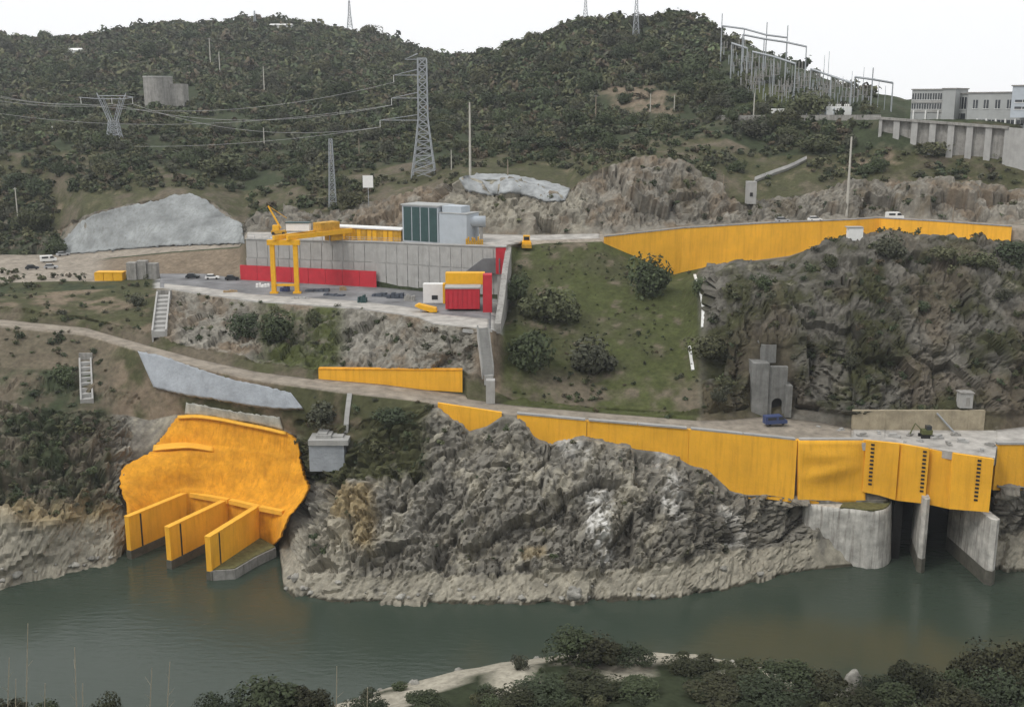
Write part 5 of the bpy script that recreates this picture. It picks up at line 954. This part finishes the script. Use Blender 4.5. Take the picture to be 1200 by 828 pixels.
#PART3
# ------------------------------------------------------------------ plants
def leaf_blob(n, seed, lobes=6, leaf=0.085, flat=0.8, spread=0.3):
    r = np.random.default_rng(seed); cs = np.stack([r.normal(0, spread * .54, lobes).clip(-.3, .3), r.normal(0, spread * .54, lobes).clip(-.3, .3), r.uniform(.25, .62, lobes) * flat], -1); rs = r.uniform(.1, .29, lobes)
    k = r.integers(0, lobes, n); d = r.normal(0, 1, (n, 3)); d /= np.linalg.norm(d, axis=1, keepdims=True); rad = rs[k] * r.uniform(.55, 1.08, n) ** .6
    p = cs[k] + d * rad[:, None]; p[:, 2] = np.abs(p[:, 2]) + .01
    nn_ = d + r.normal(0, .55, (n, 3)) + np.array([0, 0, .35]); nn_ /= np.linalg.norm(nn_, axis=1, keepdims=True)
    a = np.cross(nn_, r.normal(0, 1, (n, 3))); a /= np.linalg.norm(a, axis=1, keepdims=True) + 1e-9; b_ = np.cross(nn_, a); s_ = leaf * r.uniform(.55, 1.3, n)[:, None]; e = r.uniform(.55, 1.0, n)[:, None]
    v = np.stack([p - a * s_ - b_ * s_ * e * .3, p - a * s_ * .2 - b_ * s_ * e, p + a * s_ + b_ * s_ * e * .2, p + a * s_ * .1 + b_ * s_ * e], 1).reshape(-1, 3)
    t_ = np.repeat(r.uniform(.78, 1.25, n) * (0.85 + 0.3 * r.random(lobes)[k]), 4); return v, np.arange(4 * n).reshape(-1, 4), t_
SP = np.array([(.066, .083, .042), (.08, .088, .046), (.056, .072, .04), (.098, .1, .054), (.074, .077, .052)])
cell = G2[:-1, :-1]; e1 = G2[:-1, 1:] - cell; e2_ = G2[1:, :-1] - cell; area = np.linalg.norm(np.cross(e1, e2_), axis=-1)
cpx = (PXg[:-1, :-1] + PXg[1:, 1:]) / 2; cseg = SEG[:-1, :-1]; cT = T[:-1, :-1]; cpy = (PYg[:-1, :-1] + PYg[1:, 1:]) / 2; cn_ = n_a[:-1, :-1]
dens = np.zeros(area.shape); size = np.full(area.shape, 2.5)
def setd(mask, d_, s_): dens[mask] = d_; size[mask] = s_
setd((cseg == 17) | (cseg == 18), 1 / 7.5, 4.2); setd((cseg == 19) & (cT < .25), 1 / 16., 5.0); setd(cseg == 16, 1 / 9., 3.5); setd(cseg == 15, 1 / 15., 2.7); setd((cseg == 15) & (cpx < 285), 1 / 8., 3.4)
setd(cseg == 14, 1 / 90., 2.0); setd((cseg == 14) & (cpx < 72), 1 / 12., 3.2)
setd((cseg >= 8) & (cseg <= 10) & (cpx > 824), 1 / 42., 2.2); setd((cseg == 11) & (cpx > 965), 1 / 30., 1.6); setd((cseg >= 8) & (cseg <= 10) & (cpx > 595) & (cpx < 815), 1 / 14., .8)
setd((cseg >= 7) & (cseg <= 9) & (cpx < 178), 1 / 22., 1.7); setd((cseg >= 2) & (cseg <= 5) & (cpx < 140), 1 / 13., 1.7); setd((cseg >= 3) & (cseg <= 5) & (cpx > 350) & (cpx < 505), 1 / 14., 1.5)
setd((cseg == 2) & (cpx > 340) & (cpx < 940), 1 / 130., 1.3); setd((cseg == 3) & (cpx > 505) & (cpx < 940), 1 / 60., 1.4)
setd((cseg == 8) & (cpx > 205) & (cpx < 560), 1 / 32., 1.7); setd((cseg == 7) & (cpx < 800) & (cpx > 178), 1 / 30., 1.2); setd((cseg == 8) & (cpx > 595) & (cpx < 824) & (cT < .45), 1 / 9., 1.4)
clump = np.clip(0.9 + 2.6 * cn_, 0.05, 2.8); dens *= np.where((cseg >= 17), np.clip(.8 + .7 * cn_, .3, 1.6), clump)
for (x0, y0, x1, y1, k_) in ((68, 224, 290, 302, 0), (533, 198, 674, 240, 0), (158, 404, 360, 486, 0), (1022, 92, 1240, 176, 0), (842, 40, 1045, 134, .12), (160, 95, 235, 128, .15), (872, 186, 950, 242, .1), (90, 415, 112, 480, 0), (176, 338, 206, 402, 0), (560, 384, 588, 476, 0), (876, 400, 930, 486, .1), (700, 98, 792, 136, .15), (360, 500, 418, 556, .1), (1115, 450, 1145, 480, 0), (480, 190, 515, 212, .2), (475, 236, 580, 292, .0), (366, 428, 546, 462, 0), (400, 460, 414, 510, .2), (100, 300, 190, 334, .1), (20, 300, 90, 322, 0)):
    dens[(cpx > x0) & (cpx < x1) & (cpy > y0) & (cpy < y1)] *= k_
dens[(cpx < -260) | (cpx > 1460)] *= .35
lam = dens * area; cnt = rng.poisson(np.clip(lam, 0, 50)); jj, ii_ = np.nonzero(cnt); rep = cnt[jj, ii_]; jj = np.repeat(jj, rep); ii_ = np.repeat(ii_, rep); nB = len(jj)
uv = rng.random((nB, 2)); bp_ = cell[jj, ii_] + e1[jj, ii_] * uv[:, :1] + e2_[jj, ii_] * uv[:, 1:]; bs = size[jj, ii_] * np.exp(rng.normal(0, .38, nB)); bseg = cseg[jj, ii_]; bpx = cpx[jj, ii_]; bD = bp_[:, 1]
app = bs / bD; inview = (bpx > 0) & (bpx < 1200)
order = np.argsort(-app * inview * (bseg != 2) * (bseg != 19)); indiv = set(order[:210].tolist())
# individual bushes
BT = []
for k in range(6):
    v, f, t_ = leaf_blob(1700, 300 + k, 9 + k % 4, .034, .85, .29); c = SP[k % 5][None] * t_[:, None]; BT.append(np_mesh('bush', v, f, M_LEAF, np.clip(c, .008, .3)))
def bush(p, wdt, hgt, k, label, group, name='bush'):
    o = bpy.data.objects.new(name, BT[k % 6]); COL.objects.link(o); o.location = (p[0], p[1], p[2] - .12 * hgt); o.scale = (wdt, wdt, hgt / .85); o.rotation_euler = (0, 0, random.uniform(0, 6.28)); return tag(o, label, 'bush', group)
def where(sg, x):
    if sg >= 16:
        if x < 300: return 'dark evergreen bush on the left hillside around the round tank', 'bushes on the left hillside'
        if x < 560: return 'dark evergreen bush on the hillside behind the tall lattice pylon', 'bushes behind the tall pylon'
        if x < 830: return 'dark evergreen bush on the right hill around the bare brown scar', 'bushes on the right hill'
        return 'dark evergreen bush on the slope between substation and concrete gully', 'bushes below the substation'
    if sg >= 14: return 'scrubby bush on the slope just above the upper road and yard', 'bushes above the upper road'
    if sg == 11 or (sg >= 8 and x > 820): return 'dark bush rooted in the big grey rock face on the right', 'bushes on the right rock face'
    if sg >= 7 and x > 590: return 'low bush on the green grass slope above the lower road', 'small bushes on the green slope'
    if sg >= 7: return 'bush on the bank between the lower road and the crane platform', 'bushes below the platform'
    if x < 150: return 'dark bush on the brown slope left of the yellow outlet', 'bushes left of the outlet'
    return 'low bush clinging to the cliff edge below the lower road', 'bushes on the river cliff'
for i in sorted(indiv):
    lb, gp = where(int(bseg[i]), bpx[i]); bush(bp_[i], bs[i] * 1.25, bs[i] * .95, i, lb, gp)
BIG = [(650, 380, 54, 52, 'large round dark bush in the middle of the green slope'), (756, 345, 50, 52, 'dark bush growing against the left end of the upper yellow wall'), (618, 434, 58, 62, 'broad dark bush on the green slope near the concrete stair'), (697, 438, 62, 50, 'spreading dark bush low on the green slope'), (832, 418, 40, 32, 'low dark bush where the grass slope meets the rock face'), (288, 390, 32, 30, 'dark bush on the rocky bank under the gantry crane'), (366, 380, 20, 22, 'small dark bush under the platform edge beam'), (328, 398, 44, 36, 'olive green bush on the bank below the crane'), (76, 449, 32, 26, 'dark bush beside the narrow stepped channel'), (1044, 303, 40, 34, 'bush standing on the rock crest before the upper yellow wall'), (1106, 304, 34, 20, 'bush on the rock crest right of the tall crest bush'), (1188, 302, 36, 24, 'bush at the right end of the rock crest'), (1150, 314, 34, 22, 'low bush on the shoulder of the rock crest'), (912, 151, 22, 18, 'round dark bush in front of the white box truck'), (604, 352, 26, 40, 'bush hugging the sloping wing wall'), (376, 494, 40, 30, 'green bush above the concrete valve block'), (413, 244, 30, 26, 'dark bush beside the white board'), (460, 490, 36, 18, 'low dark bush on the grass beside the drain chute'), (960, 180, 34, 26, 'bush on the right slope left of the buttressed wall'), (820, 345, 24, 22, 'bush beside the winding pale drain chute'), (700, 165, 40, 22, 'wide bush on the terrace under the right hill'), (880, 160, 40, 26, 'bush on the slope below the substation road'), (1090, 182, 40, 22, 'bush under the buttressed wall'), (640, 175, 36, 20, 'bush on the brown terrace above the whitish cap'), (270, 205, 50, 30, 'bush clump above the domed grey slope')]
for k, (x, y, wp, hp, lb) in enumerate(BIG):
    q = hit(x, y); s_ = mpp(q); bush(q, wp * s_ * 1.4, hp * s_ * 1.2, k * 5 + 1, lb, None)
# the rest of the scrub: one mass
parts_v, parts_f, parts_c, off = [], [], [], 0
lod = np.where(bD > 520, 0, np.where(bD > 330, 1, 2)); mask = np.ones(nB, bool); mask[list(indiv)] = False
for L_, nl, lf in ((0, 40, .15), (1, 80, .11), (2, 120, .085)):
    for k in range(6):
        sel = np.nonzero(mask & (lod == L_) & ((np.arange(nB) % 6) == k))[0]
        if not len(sel): continue
        v, f, t_ = leaf_blob(nl, 500 + 10 * L_ + k, 4 + k % 3, lf, .8); th = rng.random(len(sel)) * 6.28; c_, s_ = np.cos(th), np.sin(th); sc = bs[sel][:, None]
        vx = (v[None, :, 0] * c_[:, None] - v[None, :, 1] * s_[:, None]) * sc * 1.2; vy = (v[None, :, 0] * s_[:, None] + v[None, :, 1] * c_[:, None]) * sc * 1.2; vz = v[None, :, 2] * sc * rng.uniform(.75, 1.25, (len(sel), 1)) - .12 * sc
        vv_ = np.stack([vx, vy, vz], -1) + bp_[sel][:, None, :]; parts_v.append(vv_.reshape(-1, 3))
        parts_f.append((f[None] + (np.arange(len(sel)) * len(v))[:, None, None]).reshape(-1, 4) + off); off += len(sel) * len(v)
        sp_ = SP[rng.integers(0, 5, len(sel))] * np.exp(rng.normal(0, .2, (len(sel), 1))); brown = (rng.random(len(sel)) < .1)[:, None]; sp_ = np.where(brown, np.array([[.1, .082, .055]]), sp_)
        parts_c.append((sp_[:, None, :] * t_[None, :, None]).reshape(-1, 3))
mass = bpy.data.objects.new('hillside_scrub', np_mesh('hillside_scrub', np.concatenate(parts_v), np.concatenate(parts_f), M_LEAF, np.clip(np.concatenate(parts_c), .006, .3))); link(mass)
mass['kind'] = 'stuff'; mass['label'] = 'dense dark green scrub covering the hills and rough slopes'; mass['category'] = 'scrub'
print('SCRUB', nB, len(np.concatenate(parts_f)))
# trees on the near bank
TT = []
for k in range(4):
    v, f, t_ = leaf_blob(3200, 700 + k, 10 + k, .027, .95, .36); TT.append(np_mesh('crown', v, f, M_LEAF, np.clip((SP[(0, 3, 2, 1)[k]] * (0.65, 0.45, 0.7, 0.52)[k])[None] * t_[:, None], .008, .3)))
def tree(x, ytop, D, wpx, k, label, group=None):
    p = PD(x, D, 5); p.z = nz_at(p.x, p.y); top = zof(ytop, D); hgt = max(2.5, top - p.z); s_ = mpp(p); t_ = thing('bank_tree', p, label, 'tree', group); wd = wpx * s_ * 1.25
    mb = MB(); mb.tube([p - Vector((0, 0, .5)), p + Vector((.1 * hgt * math.sin(k), .05, hgt * .3)), p + Vector((0, 0, hgt * .6))], .05 * hgt * .5, .02 * hgt * .5, 7)
    for j in range(5): a = j * 1.26 + k; mb.tube([p + Vector((0, 0, hgt * (.2 + .06 * j))), p + Vector((math.cos(a) * wd * .22, math.sin(a) * wd * .22, hgt * (.48 + .06 * j)))], .018 * hgt * .5, .006 * hgt, 5)
    mb.build('trunk', M_BARK, t_)
    o = bpy.data.objects.new('crown', TT[k % 4]); COL.objects.link(o); o.parent = t_; o.location = (0, 0, hgt * .02); o.scale = (wd, wd, hgt / .92); o.rotation_euler = (0, 0, k * 1.7)
    return t_
tr = [(668, 726, 176, 62, 'tallest leafy tree on the gravel bar of the near bank'), (700, 742, 173, 60, 'round tree right beside the tallest near bank tree'), (742, 752, 172, 40, 'narrow tree at the pale gravel gap of the near bank'), (812, 768, 171, 56, 'broad tree right of the pale gravel gap'), (310, 784, 158, 90, 'bright green bushy tree alone on the left near bank'), (1160, 744, 170, 70, 'tall tree at the right end of the near bank')]
for k, a in enumerate(tr): tree(a[0], a[1], a[2], a[3], k, a[4])
for k, (x, y, D, wp) in enumerate([(868, 774, 168, 58), (915, 768, 166, 66), (962, 782, 165, 56), (1030, 788, 164, 50), (1066, 766, 167, 60), (1112, 778, 166, 50), (1200, 742, 168, 70), (632, 800, 160, 64), (690, 788, 160, 70), (742, 800, 158, 56), (838, 796, 158, 70), (900, 796, 157, 70), (985, 802, 156, 70), (1050, 800, 156, 60), (1120, 796, 157, 70), (1180, 784, 158, 76), (590, 812, 156, 60), (500, 818, 155, 50), (365, 798, 157, 56), (255, 808, 156, 52), (120, 808, 154, 40), (60, 814, 152, 46), (15, 804, 152, 50), (430, 816, 154, 46)]):
    tree(x, y, D, wp, k + 7, *(('dark leafy tree in the thick belt beyond the pale gravel gap', 'trees beyond the gravel gap') if x > 780 else ('low leafy tree on the near bank beside the gravel bar', 'trees beside the gravel bar') if x > 450 else ('small dark tree on the near bank below the dry stems', 'trees below the dry stems')))
for k in range(120):
    x = rng.uniform(-95, 95); D = rng.uniform(150, 176) if k % 3 else rng.uniform(140, 160); z_ = nz_at(x, D)
    if z_ < 2.2 or (-16 < x < -2 and D > 164) or (20 < x < 34 and D > 168): continue
    s_ = math.exp(rng.normal(.75, .35)); bush((x, D, z_), s_ * 1.3, s_ * .9, k, 'low scrubby bush between the trees of the near bank', 'low bushes on the near bank')
# dry stems on the near slope
for k, (x, yt) in enumerate([(195, 775), (172, 782), (90, 758), (28, 730), (8, 770), (395, 780), (430, 805), (48, 800), (100, 800), (20, 795)]):
    p = PD(x, 62, 57); p.z = nz_at(p.x, p.y); top = P(x + random.uniform(-6, 6), yt, 62); mid = p.lerp(top, .5) + Vector((random.uniform(-.1, .1), 0, 0)); mb = MB().tube([p - Vector((0, 0, .2)), mid, top], .045, .02, 5)
    for j in range(3): a = p.lerp(top, .6 + .12 * j); mb.tube([a, a + Vector((random.uniform(-.5, .5), random.uniform(-.3, .3), .5))], .012, .006, 4)
    tag(mb.build('dry_stem', M_STALK), 'tall dry leafless stem on the near slope', 'stem', 'dry stems on the near slope')
# boulders at the waterline and on the near bar
BO = []
for k in range(5):
    n1_, n2_ = 10, 14; th = np.linspace(0, math.pi, n1_); ph_ = np.linspace(0, 2 * math.pi, n2_, endpoint=False); v = [(0, 0, 1)]
    v = np.array([(math.sin(a) * math.cos(b_), math.sin(a) * math.sin(b_), math.cos(a)) for a in th for b_ in ph_]); h_, _c = blocks(v * 1.3 + 7.7 * k, 900 + k); v = v * (0.8 + .22 * h_ + .12 * fbm(v * 2.2 + k, 3, 905))[:, None] * np.array([1, .8, .62])
    i_ = np.arange(n1_ * n2_).reshape(n1_, n2_); f = np.stack([i_[:-1], i_[1:], np.roll(i_[1:], -1, 1), np.roll(i_[:-1], -1, 1)], -1).reshape(-1, 4); BO.append(np_mesh('boulder', v, f, M_BOULD))
for k in range(46):
    x = rng.uniform(335, 930) if k < 34 else rng.uniform(0, 140); y = float(np.interp(x, [0, 60, 130, 345, 400, 560, 700, 800, 850, 930], [684, 672, 656, 694, 700, 703, 701, 697, 686, 668])) - abs(rng.normal(0, 9)); q = hit(x, y)
    o = bpy.data.objects.new('boulder', BO[k % 5]); COL.objects.link(o); s_ = .7 * math.exp(rng.normal(0, .45)); o.location = (q.x, q.y, q.z + .1 * s_); o.scale = (s_, s_, s_); o.rotation_euler = (0, 0, rng.random() * 6.28)
    tag(o, 'grey boulder at the waterline under the river cliff' if k < 34 else 'grey boulder on the pale shore left of the outlet', 'boulder', 'boulders under the river cliff' if k < 34 else 'boulders on the left shore')
for k in range(22):
    x, D = rng.uniform(-28, 40), 0; 
    for D in np.arange(190, 150, -.5):
        if nz_at(x, D) > .25: break
    D -= abs(rng.normal(0, 2.5)); o = bpy.data.objects.new('boulder', BO[k % 5]); COL.objects.link(o); s_ = .6 * math.exp(rng.normal(0, .4)); o.location = (x, D, nz_at(x, D) + .1); o.scale = (s_,) * 3; o.rotation_euler = (0, 0, rng.random() * 6.28)
    tag(o, 'pale boulder on the gravel bar of the near bank', 'boulder', 'boulders on the near bar')
p = PD(1000, 171, 4); p.z = nz_at(p.x, p.y); o = bpy.data.objects.new('standing_stone', BO[2]); COL.objects.link(o); o.location = p + Vector((0, 0, 2.2)); o.scale = (2.2, 1.6, 5.0); tag(o, 'pale upright rock among the trees of the near bank', 'rock')

# ------------------------------------------------------------------ thin winter haze
hz = MB().box((0, 710, 101), (2900, 1640, 234)); mh = bpy.data.materials.new('haze_air'); mh.use_nodes = True; t = mh.node_tree; t.nodes.clear()
pv = t.nodes.new('ShaderNodeVolumePrincipled'); pv.inputs['Color'].default_value = (0.9, 0.94, 1.0, 1); pv.inputs['Density'].default_value = 0.00011; pv.inputs['Anisotropy'].default_value = 0.2
oo = t.nodes.new('ShaderNodeOutputMaterial'); t.links.new(pv.outputs[0], oo.inputs['Volume']); ho = hz.build('haze', mh); ho['kind'] = 'stuff'; ho['label'] = 'thin pale haze filling the valley air'; ho['category'] = 'haze'
